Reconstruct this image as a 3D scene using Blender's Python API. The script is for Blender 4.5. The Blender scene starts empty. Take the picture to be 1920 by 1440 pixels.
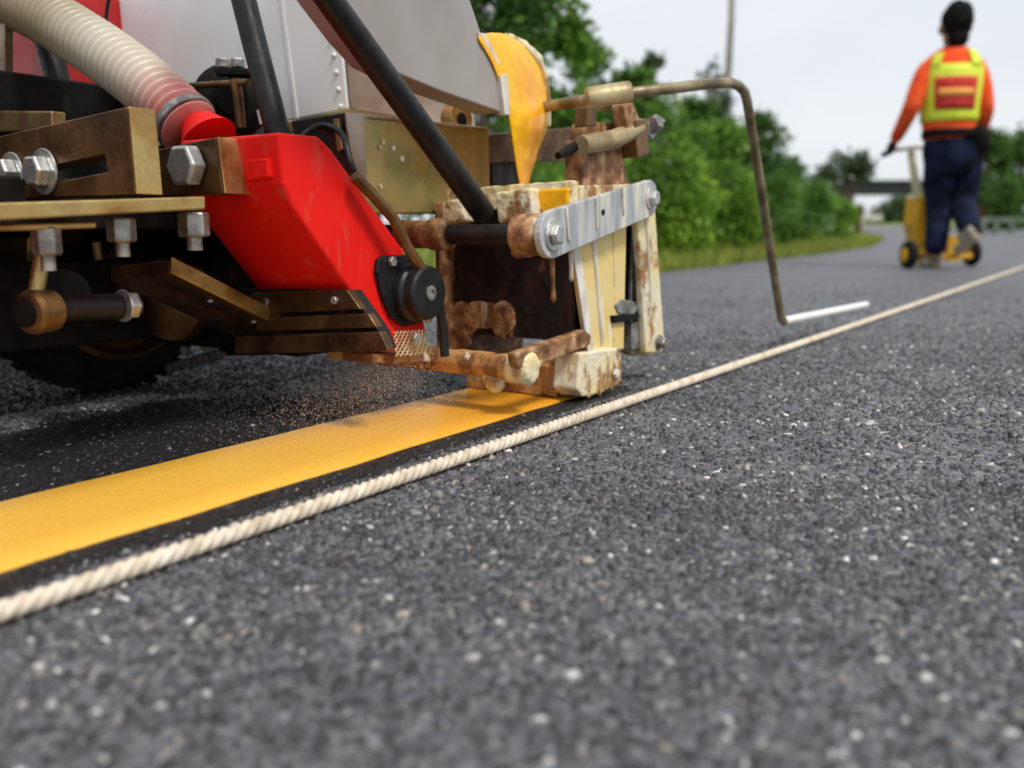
import bpy, bmesh, math, random
import numpy as np
from mathutils import Vector, Matrix

random.seed(7)
rng = np.random.default_rng(7)
S = bpy.context.scene
COL = S.collection
R = math.radians

# ------------------------------------------------------------------ camera
FPX, CAMH, HORIZ = 1700.0, 0.24, 432.0          # focal length in photo pixels, eye height, horizon row
PITCH = math.atan((720 - HORIZ) / FPX)
cam_d = bpy.data.cameras.new("camera"); cam = bpy.data.objects.new("camera", cam_d); COL.objects.link(cam)
cam.location = (0, 0, CAMH); cam.rotation_euler = (math.pi / 2 - PITCH, 0, 0)
cam_d.sensor_width = 36.0; cam_d.lens = 36.0 * FPX / 1920.0
cam_d.clip_start = 0.02; cam_d.clip_end = 2000
cam_d.dof.use_dof = True; cam_d.dof.focus_distance = 1.04; cam_d.dof.aperture_fstop = 3.2
cam_d.dof.aperture_blades = 7
S.camera = cam

# ------------------------------------------------------------------ sky and sun (bright overcast)
SUN_AZ, SUN_EL = R(138), R(56)                    # azimuth clockwise from +Y
W = bpy.data.worlds.new("World"); S.world = W; W.use_nodes = True
nt = W.node_tree; nt.nodes.clear()
out = nt.nodes.new("ShaderNodeOutputWorld"); bg = nt.nodes.new("ShaderNodeBackground")
sky = nt.nodes.new("ShaderNodeTexSky"); sky.sky_type = 'NISHITA'; sky.sun_disc = False
sky.sun_elevation = SUN_EL; sky.sun_rotation = SUN_AZ; sky.dust_density = 4.0; sky.air_density = 1.0
tc = nt.nodes.new("ShaderNodeTexCoord"); mp = nt.nodes.new("ShaderNodeMapping"); mp.inputs['Scale'].default_value = (1, 1, 2.6)
no = nt.nodes.new("ShaderNodeTexNoise"); no.inputs['Scale'].default_value = 2.2; no.inputs['Detail'].default_value = 6
cr = nt.nodes.new("ShaderNodeValToRGB")
cr.color_ramp.elements[0].position = 0.30; cr.color_ramp.elements[0].color = (7.7, 8.15, 8.7, 1)
cr.color_ramp.elements[1].position = 0.72; cr.color_ramp.elements[1].color = (9.3, 9.6, 9.9, 1)
mx = nt.nodes.new("ShaderNodeMix"); mx.data_type = 'RGBA'; mx.inputs[0].default_value = 0.86
nt.links.new(tc.outputs['Generated'], mp.inputs['Vector']); nt.links.new(mp.outputs['Vector'], no.inputs['Vector'])
nt.links.new(no.outputs['Fac'], cr.inputs['Fac'])
nt.links.new(sky.outputs['Color'], mx.inputs[6]); nt.links.new(cr.outputs['Color'], mx.inputs[7])
nt.links.new(mx.outputs[2], bg.inputs['Color']); bg.inputs['Strength'].default_value = 0.064
nt.links.new(bg.outputs['Background'], out.inputs['Surface'])

sl = bpy.data.lights.new("sun", 'SUN'); so = bpy.data.objects.new("sun", sl); COL.objects.link(so)
sl.energy = 1.5; sl.angle = R(12); sl.color = (1.0, 0.95, 0.88)
sdir = Vector((math.sin(SUN_AZ) * math.cos(SUN_EL), math.cos(SUN_AZ) * math.cos(SUN_EL), math.sin(SUN_EL)))
so.rotation_euler = sdir.to_track_quat('Z', 'Y').to_euler(); so.location = (3, -2, 6)
vs = S.view_settings; vs.view_transform = 'Standard'; vs.look = 'None'; vs.exposure = 0.75; vs.gamma = 1.0
vs.use_curve_mapping = False

# ------------------------------------------------------------------ coordinates
# u = along the road line (away), v = to its right, w = up; the origin is the road under the paint shoe
TH = R(33.5)
UD = np.array([math.sin(TH), math.cos(TH), 0.0]); VD = np.array([math.cos(TH), -math.sin(TH), 0.0])
CAM = np.array([0, 0, CAMH])
def ray(x, y):
    a, b = (x - 960) / FPX, -(y - 720) / FPX
    c, s = math.cos(PITCH), math.sin(PITCH)
    return np.array([a, c + b * s, -s + b * c])
def ground(x, y, z=0.0):
    r = ray(x, y); return CAM + r * ((z - CAMH) / r[2])
def at(x, y, depth):                              # world point seen at a place of the photo, so many metres ahead
    r = ray(x, y); return Vector(CAM + r * (depth / r[1]))
O = ground(1085, 745)
def loc(p):
    d = np.array(p) - np.array([O[0], O[1], 0]); return np.array([d @ UD, d @ VD, d[2]])
def world(u, v, w=0.0):
    return Vector(np.array([O[0], O[1], 0]) + u * UD + v * VD + np.array([0, 0, w]))
C0 = loc(CAM)
def _pl(x, y, ax, c):
    r = ray(x, y); d = np.array([r @ UD, r @ VD, r[2]]); return C0 + d * ((c - C0[ax]) / d[ax])
def PU(x, y, u): return _pl(x, y, 0, u)
def PV(x, y, v): return _pl(x, y, 1, v)
def PW(x, y, w): return _pl(x, y, 2, w)
def A(*c): return np.array(c, float)

# ------------------------------------------------------------------ materials
def nodes(name):
    m = bpy.data.materials.new(name); m.use_nodes = True
    return m, m.node_tree, m.node_tree.nodes['Principled BSDF']
def ramp(t, stops):
    r = t.nodes.new("ShaderNodeValToRGB"); e = r.color_ramp.elements
    while len(e) < len(stops): e.new(0.5)
    for i, (p, c) in enumerate(stops): e[i].position = p; e[i].color = (*c, 1)
    return r
def MAT(name, stops, scale=20, stretch=(1, 1, 1), rough=0.5, rvar=0.12, metal=0.0, bump=0.0, detail=8, coat=0.0,
        distortion=0.0, bscale=None, spec=None):
    m, t, b = nodes(name)
    tc = t.nodes.new("ShaderNodeTexCoord"); mp = t.nodes.new("ShaderNodeMapping"); mp.inputs['Scale'].default_value = stretch
    n = t.nodes.new("ShaderNodeTexNoise"); n.inputs['Scale'].default_value = scale; n.inputs['Detail'].default_value = detail
    n.inputs['Distortion'].default_value = distortion
    t.links.new(tc.outputs['Object'], mp.inputs['Vector']); t.links.new(mp.outputs['Vector'], n.inputs['Vector'])
    mc = t.nodes.new("ShaderNodeMapRange"); mc.inputs[1].default_value = 0.24; mc.inputs[2].default_value = 0.76; t.links.new(n.outputs['Fac'], mc.inputs[0])
    r = ramp(t, stops); t.links.new(mc.outputs[0], r.inputs['Fac']); t.links.new(r.outputs['Color'], b.inputs['Base Color'])
    n2 = t.nodes.new("ShaderNodeTexNoise"); n2.inputs['Scale'].default_value = bscale or scale * 2.7; n2.inputs['Detail'].default_value = 6
    t.links.new(mp.outputs['Vector'], n2.inputs['Vector'])
    mr = t.nodes.new("ShaderNodeMapRange"); mr.inputs[1].default_value = 0.3; mr.inputs[2].default_value = 0.7
    mr.inputs[3].default_value = max(0.05, rough - rvar); mr.inputs[4].default_value = min(1, rough + rvar)
    t.links.new(n2.outputs['Fac'], mr.inputs[0]); t.links.new(mr.outputs[0], b.inputs['Roughness'])
    b.inputs['Metallic'].default_value = metal
    if coat: b.inputs['Coat Weight'].default_value = coat; b.inputs['Coat Roughness'].default_value = 0.12
    if spec is not None: b.inputs['Specular IOR Level'].default_value = spec
    if bump:
        bu = t.nodes.new("ShaderNodeBump"); bu.inputs['Strength'].default_value = bump; bu.inputs['Distance'].default_value = 0.004
        t.links.new(n2.outputs['Fac'], bu.inputs['Height']); t.links.new(bu.outputs['Normal'], b.inputs['Normal'])
    return m
def ISLAND(name, stops, rough=0.7, trans=0.0, spec=0.3, patch=None):
    """colour differs from piece to piece"""
    m, t, b = nodes(name)
    g = t.nodes.new("ShaderNodeNewGeometry"); r = ramp(t, stops)
    t.links.new(g.outputs['Random Per Island'], r.inputs['Fac'])
    t.links.new(r.outputs['Color'], b.inputs['Base Color']); b.inputs['Roughness'].default_value = rough
    b.inputs['Specular IOR Level'].default_value = spec
    if patch:                                    # worn and oily patches over many pieces
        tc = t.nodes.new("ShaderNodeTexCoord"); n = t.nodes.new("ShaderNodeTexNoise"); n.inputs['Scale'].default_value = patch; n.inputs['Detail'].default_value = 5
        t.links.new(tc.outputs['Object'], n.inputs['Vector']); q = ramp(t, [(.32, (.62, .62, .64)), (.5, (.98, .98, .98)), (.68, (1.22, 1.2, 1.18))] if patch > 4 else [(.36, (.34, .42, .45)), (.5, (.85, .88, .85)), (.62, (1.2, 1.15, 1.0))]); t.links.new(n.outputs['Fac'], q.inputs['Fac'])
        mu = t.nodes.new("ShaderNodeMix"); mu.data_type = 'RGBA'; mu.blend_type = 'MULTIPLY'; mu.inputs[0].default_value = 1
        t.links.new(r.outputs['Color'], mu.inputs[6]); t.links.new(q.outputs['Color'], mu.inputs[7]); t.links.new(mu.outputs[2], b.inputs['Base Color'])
    if trans:
        tr = t.nodes.new("ShaderNodeBsdfTranslucent"); ms = t.nodes.new("ShaderNodeMixShader"); ms.inputs[0].default_value = trans
        t.links.new(r.outputs['Color'], tr.inputs['Color'])
        o = t.nodes['Material Output']
        t.links.new(b.outputs[0], ms.inputs[1]); t.links.new(tr.outputs[0], ms.inputs[2]); t.links.new(ms.outputs[0], o.inputs['Surface'])
    return m

M_ = {}
M_['gold'] = MAT("yellow_zinc_plating", [(0.25, (0.30, 0.15, 0.05)), (0.45, (0.50, 0.33, 0.12)), (0.6, (0.52, 0.40, 0.16)), (0.75, (0.42, 0.24, 0.12))],
                 14, rough=0.38, metal=0.75, bump=0.08, bscale=160)
M_['brown'] = MAT("aged_shaded_zinc", [(0.2, (0.07, 0.03, 0.010)), (0.5, (0.15, 0.075, 0.024)), (0.8, (0.24, 0.125, 0.05))],
                  18, rough=0.42, metal=0.6, bump=0.12, bscale=140)  # dark tone also carries the shade on rear-facing bar fronts
M_['olive'] = MAT("iridescent_zinc_plate", [(0.2, (0.34, 0.17, 0.08)), (0.42, (0.42, 0.31, 0.09)), (0.55, (0.32, 0.29, 0.11)), (0.78, (0.50, 0.38, 0.15))],
                  9, rough=0.4, metal=0.6, bump=0.05, bscale=120)
M_['red'] = MAT("red_gloss_paint", [(0.3, (0.76, 0.010, 0.008)), (0.7, (0.82, 0.016, 0.011))], 10, rough=0.42, rvar=0.06, bump=0.02, bscale=220, spec=0.12)
rt = M_['red'].node_tree; rbs = rt.nodes['Principled BSDF']; lk_ = rbs.inputs['Base Color'].links[0].from_socket
tcr = rt.nodes.new("ShaderNodeTexCoord"); mpr = rt.nodes.new("ShaderNodeMapping"); mpr.inputs['Scale'].default_value = (1.5, 1, .5); nr = rt.nodes.new("ShaderNodeTexNoise"); nr.inputs['Scale'].default_value = 38; nr.inputs['Detail'].default_value = 9
rt.links.new(tcr.outputs['Object'], mpr.inputs['Vector']); rt.links.new(mpr.outputs['Vector'], nr.inputs['Vector'])
rr_ = ramp(rt, [(.30, (.16, .16, .16)), (.40, (0, 0, 0)), (.60, (0, 0, 0)), (.74, (.30, .30, .30))]); rt.links.new(nr.outputs['Fac'], rr_.inputs['Fac'])
mr_ = rt.nodes.new("ShaderNodeMix"); mr_.data_type = 'RGBA'; rt.links.new(rr_.outputs['Color'], mr_.inputs[0]); rt.links.new(lk_, mr_.inputs[6]); mr_.inputs[7].default_value = (.36, .17, .13, 1)
rt.links.new(mr_.outputs[2], rbs.inputs['Base Color'])
M_['darkred'] = MAT("dull_red_paint", [(0.3, (0.36, 0.008, 0.010)), (0.7, (0.48, 0.014, 0.014))], 10, rough=0.45)
M_['black'] = MAT("black_steel", [(0.3, (0.003, 0.003, 0.003)), (0.8, (0.012, 0.010, 0.008))], 25, rough=0.6, bump=0.1, spec=0.2)
M_['rubber'] = MAT("black_rubber", [(0.3, (0.006, 0.006, 0.007)), (0.8, (0.018, 0.018, 0.02))], 30, rough=0.45, rvar=0.12, bump=0.06, spec=0.35)
M_['tyre'] = MAT("tyre_rubber", [(0.3, (0.005, 0.005, 0.005)), (0.8, (0.016, 0.015, 0.014))], 40, rough=0.8, bump=0.2, spec=0.2)
M_['steel'] = MAT("bright_zinc", [(0.3, (0.42, 0.43, 0.43)), (0.7, (0.62, 0.62, 0.60))], 60, rough=0.36, metal=0.7, bump=0.06)
M_['nut'] = MAT("dull_zinc", [(0.3, (0.22, 0.21, 0.20)), (0.7, (0.42, 0.41, 0.39))], 60, rough=0.42, metal=0.7, bump=0.08)
M_['silver'] = MAT("smeared_galvanised", [(0.30, (0.36, 0.36, 0.37)), (0.50, (0.52, 0.53, 0.54)), (0.60, (0.62, 0.60, 0.52)), (0.72, (0.78, 0.73, 0.58))],
                   24, stretch=(1.6, 1, 0.25), rough=0.42, metal=0.25, bump=0.15, bscale=60)
M_['white'] = MAT("white_enamel", [(0.2, (0.80, 0.79, 0.77)), (0.7, (0.88, 0.88, 0.88))], 6, rough=0.35, rvar=0.1)
M_['brownsteel'] = MAT("brown_toned_steel", [(0.25, (0.20, 0.11, 0.07)), (0.5, (0.40, 0.31, 0.24)), (0.75, (0.55, 0.47, 0.38))], 7, rough=0.4, metal=0.5)  # brown on the kettle side paints its shading and reflection
M_['chute'] = MAT("grey_painted_sheet", [(0.3, (0.30, 0.27, 0.255)), (0.7, (0.37, 0.345, 0.33))], 5, rough=0.5)
M_['liner'] = MAT("pale_paint_edge", [(0.3, (0.55, 0.50, 0.42)), (0.7, (0.80, 0.77, 0.70))], 40, stretch=(1, 1, .4), rough=0.5, bump=0.2)
M_['cream'] = MAT("caked_cream_paint", [(0.12, (0.30, 0.13, 0.05)), (0.25, (0.60, 0.40, 0.18)), (0.36, (0.78, 0.66, 0.40)), (0.62, (0.84, 0.78, 0.58)), (0.80, (0.80, 0.66, 0.32)), (0.92, (0.78, 0.50, 0.12))],
                  62, stretch=(1, 1, 0.22), rough=0.45, bump=0.35, bscale=60, distortion=0.1)
M_['plate'] = MAT("yellowed_side_plate", [(0.05, (0.58, 0.36, 0.11)), (0.30, (0.74, 0.58, 0.25)), (0.50, (0.80, 0.68, 0.36)), (0.70, (0.82, 0.76, 0.54)), (0.92, (0.76, 0.56, 0.17))],
                  13, stretch=(1.6, 1, 0.35), rough=0.38, bump=0.08, bscale=60)
def CAKED(name, c1, c2, rust, amount, rough=0.4):
    """paint skin of two tints over rusty steel that shows through in patches, with a few runs"""
    m, t, b = nodes(name); tc = t.nodes.new("ShaderNodeTexCoord")
    def noise(sc, st=(1, 1, 1), det=8, rgh=.6):
        mp = t.nodes.new("ShaderNodeMapping"); mp.inputs['Scale'].default_value = st; n = t.nodes.new("ShaderNodeTexNoise")
        n.inputs['Scale'].default_value = sc; n.inputs['Detail'].default_value = det; n.inputs['Roughness'].default_value = rgh
        t.links.new(tc.outputs['Object'], mp.inputs['Vector']); t.links.new(mp.outputs['Vector'], n.inputs['Vector']); return n.outputs['Fac']
    def over(a, col, fac, lo, hi, top=1.0):
        mr = t.nodes.new("ShaderNodeMapRange"); mr.inputs[1].default_value = lo; mr.inputs[2].default_value = hi; mr.inputs[4].default_value = top; t.links.new(fac, mr.inputs[0])
        mx = t.nodes.new("ShaderNodeMix"); mx.data_type = 'RGBA'; t.links.new(mr.outputs[0], mx.inputs[0]); t.links.new(a, mx.inputs[6]); mx.inputs[7].default_value = (*col, 1); return mx.outputs[2]
    base = ramp(t, [(.36, c1), (.64, c2)]); t.links.new(noise(10), base.inputs['Fac']); c = base.outputs['Color']
    n2 = noise(26, (1, 1, .7), 10, .62); c = over(c, rust, n2, amount - .03, amount + .07)
    c = over(c, (.09, .035, .012), noise(48, det=6), .66, .70, .8)
    c = over(c, (.86, .82, .68), noise(44, (1, 1, .10), 4), .62, .66, .75)
    t.links.new(c, b.inputs['Base Color']); b.inputs['Roughness'].default_value = rough
    bu = t.nodes.new("ShaderNodeBump"); bu.inputs['Strength'].default_value = .5; bu.inputs['Distance'].default_value = .003; bu.invert = True
    t.links.new(n2, bu.inputs['Height']); t.links.new(bu.outputs['Normal'], b.inputs['Normal']); return m
M_['cream'] = CAKED("caked_cream_paint", (.77, .73, .60), (.80, .62, .25), (.34, .17, .065), .525)
M_['plate'] = CAKED("yellowed_side_plate", (.80, .66, .34), (.80, .56, .15), (.66, .40, .14), .63, .34)
M_['rust'] = MAT("rusty_caked_steel", [(0.15, (0.10, 0.040, 0.015)), (0.40, (0.22, 0.095, 0.035)), (0.60, (0.36, 0.18, 0.075)), (0.78, (0.50, 0.33, 0.18)), (0.92, (0.66, 0.55, 0.38))],
                 50, rough=0.6, bump=0.5, bscale=110, distortion=0.0)
M_['orangerust'] = CAKED("paint_soaked_steel", (.46, .20, .05), (.56, .34, .15), (.20, .08, .03), .50, .5)
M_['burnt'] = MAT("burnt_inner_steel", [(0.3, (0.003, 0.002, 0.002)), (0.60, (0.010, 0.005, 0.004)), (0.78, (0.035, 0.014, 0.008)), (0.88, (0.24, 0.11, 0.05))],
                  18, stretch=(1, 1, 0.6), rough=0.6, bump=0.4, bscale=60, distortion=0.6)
M_['paint'] = MAT("hot_yellow_thermoplastic", [(0.15, (0.90, 0.36, 0.003)), (0.5, (0.92, 0.46, 0.005)), (0.85, (0.92, 0.54, 0.015))], 14, stretch=(1, 1, .5), rough=0.36, rvar=0.1, bump=0.12, bscale=26, spec=0.3)
M_['rope'] = MAT("cotton_rope", [(0.15, (0.56, 0.45, 0.33)), (0.5, (0.76, 0.66, 0.52)), (0.85, (0.84, 0.76, 0.63))], 60, rough=0.9, bump=0.5, bscale=900, spec=0.1)
M_['clearhose'] = MAT("ribbed_hose_plastic", [(0.3, (0.42, 0.37, 0.26)), (0.7, (0.62, 0.57, 0.46))], 12, rough=0.3)
M_['pinkhose'] = MAT("ribbed_hose_red_inside", [(0.3, (0.66, 0.16, 0.17)), (0.7, (0.70, 0.36, 0.33))], 20, rough=0.3)
M_['arm'] = MAT("weathered_rod_plating", [(0.2, (0.13, 0.095, 0.05)), (0.5, (0.24, 0.185, 0.10)), (0.8, (0.36, 0.29, 0.18))], 30, rough=0.42, metal=0.5, bump=0.08, bscale=160)
M_['bronze'] = MAT("dull_bronze_plating", [(0.2, (0.22, 0.15, 0.07)), (0.5, (0.36, 0.28, 0.14)), (0.8, (0.50, 0.42, 0.25))], 26, rough=0.5, metal=0.3, bump=0.12, bscale=160)
M_['darkbrown'] = MAT("dark_brown_plating", [(0.2, (0.03, 0.012, 0.005)), (0.5, (0.075, 0.034, 0.012)), (0.8, (0.14, 0.07, 0.028))], 22, rough=0.45, metal=0.4, bump=0.12, bscale=140)  # darker brown for the under plates and angle bar
M_['mesh'] = MAT("brass_mesh", [(0.3, (0.40, 0.31, 0.16)), (0.7, (0.66, 0.56, 0.36))], 60, rough=0.4, metal=0.5)

# ------------------------------------------------------------------ mesh helpers
class MB:
    def __init__(s): s.v = []; s.f = []
    def add(s, vs, fs):
        n = len(s.v); s.v += [tuple(p) for p in vs]; s.f += [tuple(i + n for i in f) for f in fs]; return s
    def prism(s, pts, ext):
        ext = np.array(ext, float); p = [np.array(q, float) for q in pts]; n = len(p)
        return s.add(p + [q + ext for q in p], [tuple(range(n)), tuple(range(2 * n - 1, n - 1, -1))] +
                     [(i, i + n, (i + 1) % n + n, (i + 1) % n) for i in range(n)])
    def frame(s, o, h, ext):                     # four-cornered plate with a four-cornered hole
        ext = np.array(ext, float); o = [np.array(q) for q in o]; h = [np.array(q) for q in h]
        v = o + h + [q + ext for q in o] + [q + ext for q in h]; f = []
        for i in range(4):
            j = (i + 1) % 4
            f += [(i, j, j + 4, i + 4), (i + 8, i + 12, j + 12, j + 8), (i, i + 8, j + 8, j), (i + 4, j + 4, j + 12, i + 12)]
        return s.add(v, f)
    def box(s, lo, hi):
        (a, b, c), (d, e, f) = lo, hi
        return s.prism([(a, b, c), (d, b, c), (d, e, c), (a, e, c)], (0, 0, f - c))
    def tube(s, pts, r, n=14, cap=True, ry=None):
        pts = [np.array(p, float) for p in pts]; k = len(pts); rr = r if hasattr(r, '__len__') else [r] * k
        rings = []; up = None
        for i, p in enumerate(pts):
            d = pts[min(i + 1, k - 1)] - pts[max(i - 1, 0)]; d = d / (np.linalg.norm(d) + 1e-12)
            if up is None:
                up = np.array([0, 0, 1.0]) if abs(d[2]) < 0.9 else np.array([1.0, 0, 0])
            x = np.cross(d, up); x /= np.linalg.norm(x); y = np.cross(x, d); up = y
            e = 1.0 if ry is None else ry
            rings.append([p + rr[i] * (math.cos(2 * math.pi * j / n) * x + e * math.sin(2 * math.pi * j / n) * y) for j in range(n)])
        f = []
        for i in range(k - 1):
            for j in range(n):
                a, b = i * n + j, i * n + (j + 1) % n; f.append((a, b, b + n, a + n))
        if cap: f += [tuple(range(n - 1, -1, -1)), tuple(range((k - 1) * n, k * n))]
        return s.add([q for g in rings for q in g], f)
    def lathe(s, c, axis, prof, n=24):           # prof: (radius, distance along the axis)
        c = np.array(c, float); d = np.array(axis, float); d /= np.linalg.norm(d)
        up = np.array([0, 0, 1.0]) if abs(d[2]) < 0.9 else np.array([1.0, 0, 0])
        x = np.cross(d, up); x /= np.linalg.norm(x); y = np.cross(x, d); k = len(prof)
        v = [c + d * h + r * (math.cos(2 * math.pi * j / n) * x + math.sin(2 * math.pi * j / n) * y) for r, h in prof for j in range(n)]
        f = [(i * n + j, i * n + (j + 1) % n, (i + 1) * n + (j + 1) % n, (i + 1) * n + j) for i in range(k - 1) for j in range(n)]
        f += [tuple(range(n - 1, -1, -1)), tuple(range((k - 1) * n, k * n))]
        return s.add(v, f)
    def mesh(s, name, local=False, smooth=None):
        me = bpy.data.meshes.new(name)
        me.from_pydata([(p[0], -p[1], p[2]) if local else p for p in s.v], [], s.f)
        b = bmesh.new(); b.from_mesh(me); bmesh.ops.recalc_face_normals(b, faces=b.faces); b.to_mesh(me); b.free()
        if smooth is not None:
            me.polygons.foreach_set('use_smooth', [True] * len(me.polygons)); me.set_sharp_from_angle(angle=R(smooth))
        return me
def obj(name, me, mat=None, parent=None):
    o = bpy.data.objects.new(name, me); COL.objects.link(o)
    if mat is not None and me is not None and not me.materials: me.materials.append(mat)
    if parent is not None: o.parent = parent
    return o
def tag(o, label=None, cat=None, group=None, kind=None):
    for k, x in (('label', label), ('category', cat), ('group', group), ('kind', kind)):
        if x: o[k] = x
    return o
def bevel(o, w, seg=2):
    b = o.modifiers.new("bevel", 'BEVEL'); b.width = w; b.segments = seg; b.limit_method = 'ANGLE'; b.angle_limit = R(35)
    return o
def rough_up(o, strength, size=0.03, levels=2):  # caked, uneven skin
    s = o.modifiers.new("sub", 'SUBSURF'); s.subdivision_type = 'SIMPLE'; s.levels = s.render_levels = levels
    tx = bpy.data.textures.new("lumps", 'CLOUDS'); tx.noise_scale = size; tx.noise_depth = 3
    d = o.modifiers.new("lumps", 'DISPLACE'); d.texture = tx; d.strength = strength; d.mid_level = 0.5; d.texture_coords = 'LOCAL'
    return o

# ------------------------------------------------------------------ ground, road, verge
def rise(u): return 0.0105 * max(0.0, u - 12.0)
ROADL = [(-40, -1.75), (-5, -1.6), (0, -1.52), (3.8, -1.55), (8, -1.85), (13.6, -2.45), (20, -3.6), (30, -6.2), (50, -13.5), (80, -27), (120, -47), (180, -80)]
ROADR = [(-40, 4.2), (-5, 4.2), (0, 4.2), (3.8, 4.2), (8, 4.1), (13.6, 3.8), (20, 3.1), (30, 1.0), (50, -5.5), (80, -18.5), (120, -38), (180, -70)]
def interp(tab, u):
    return float(np.interp(u, [a for a, _ in tab], [b for _, b in tab]))

m_as, t, b = nodes("asphalt")
tc = t.nodes.new("ShaderNodeTexCoord")
vo = t.nodes.new("ShaderNodeTexVoronoi"); vo.inputs['Scale'].default_value = 210
n1 = t.nodes.new("ShaderNodeTexNoise"); n1.inputs['Scale'].default_value = 420; n1.inputs['Detail'].default_value = 3
n2 = t.nodes.new("ShaderNodeTexNoise"); n2.inputs['Scale'].default_value = 2.5; n2.inputs['Detail'].default_value = 5
for n in (vo, n1, n2): t.links.new(tc.outputs['Object'], n.inputs['Vector'])
sp = t.nodes.new("ShaderNodeSeparateColor"); t.links.new(vo.outputs['Color'], sp.inputs['Color'])
r1 = ramp(t, [(0.0, (0.060, 0.062, 0.070)), (0.55, (0.115, 0.118, 0.132)), (0.86, (0.17, 0.173, 0.188)), (0.97, (0.24, 0.24, 0.25))])
t.links.new(sp.outputs[0], r1.inputs['Fac'])
r2 = ramp(t, [(0.3, (0.78, 0.79, 0.82)), (0.7, (1.15, 1.14, 1.13))]); t.links.new(n2.outputs['Fac'], r2.inputs['Fac'])
mu = t.nodes.new("ShaderNodeMix"); mu.data_type = 'RGBA'; mu.blend_type = 'MULTIPLY'; mu.inputs[0].default_value = 1
t.links.new(r1.outputs['Color'], mu.inputs[6]); t.links.new(r2.outputs['Color'], mu.inputs[7]); t.links.new(mu.outputs[2], b.inputs['Base Color'])
b.inputs['Roughness'].default_value = 0.55; b.inputs['Specular IOR Level'].default_value = 0.45
ad = t.nodes.new("ShaderNodeMath"); ad.operation = 'ADD'; t.links.new(vo.outputs['Distance'], ad.inputs[0]); t.links.new(n1.outputs['Fac'], ad.inputs[1])
bu = t.nodes.new("ShaderNodeBump"); bu.inputs['Strength'].default_value = 0.55; bu.inputs['Distance'].default_value = 0.004; bu.invert = True
t.links.new(ad.outputs[0], bu.inputs['Height']); t.links.new(bu.outputs['Normal'], b.inputs['Normal'])

m_gr = MAT("verge_grass_soil", [(0.3, (0.12, 0.15, 0.03)), (0.5, (0.20, 0.25, 0.05)), (0.7, (0.28, 0.30, 0.08))], 3.0, rough=0.9, bump=0.5, spec=0.1)

mb = MB()
us = [-300, -40, -5, 0, 3.8, 8, 12, 20, 30, 50, 80, 120, 180, 900]; vv = [-900, -120, -60, -20, -6, 0, 6, 20, 60, 120, 900]
gv = [world(u, v, rise(u) - 0.03) for u in us for v in vv]; nvv = len(vv)
mb.add(gv, [(i * nvv + j, i * nvv + j + 1, (i + 1) * nvv + j + 1, (i + 1) * nvv + j) for i in range(len(us) - 1) for j in range(nvv - 1)])
tag(obj("ground", mb.mesh("ground"), m_gr), kind='structure')

mb = MB(); ru = sorted(set([-40, -20, -5, -2, -1, 0, 1, 2, 3, 3.8, 5, 6.5, 8, 10, 12, 13.6, 16, 18, 20, 23, 26, 30, 35, 40, 50, 60, 70, 80, 100, 120, 150, 180]))
rv = []
for u in ru:
    l, r = interp(ROADL, u), interp(ROADR, u)
    rv += [world(u, l - .01, rise(u) - 0.05), world(u, l, rise(u)), world(u, (l + r) / 2, rise(u)), world(u, r, rise(u)), world(u, r + .01, rise(u) - 0.05)]
mb.add(rv, [(i * 5 + j, i * 5 + j + 1, (i + 1) * 5 + j + 1, (i + 1) * 5 + j) for i in range(len(ru) - 1) for j in range(4)])
road = tag(obj("road", mb.mesh("road"), m_as), kind='structure')

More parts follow.
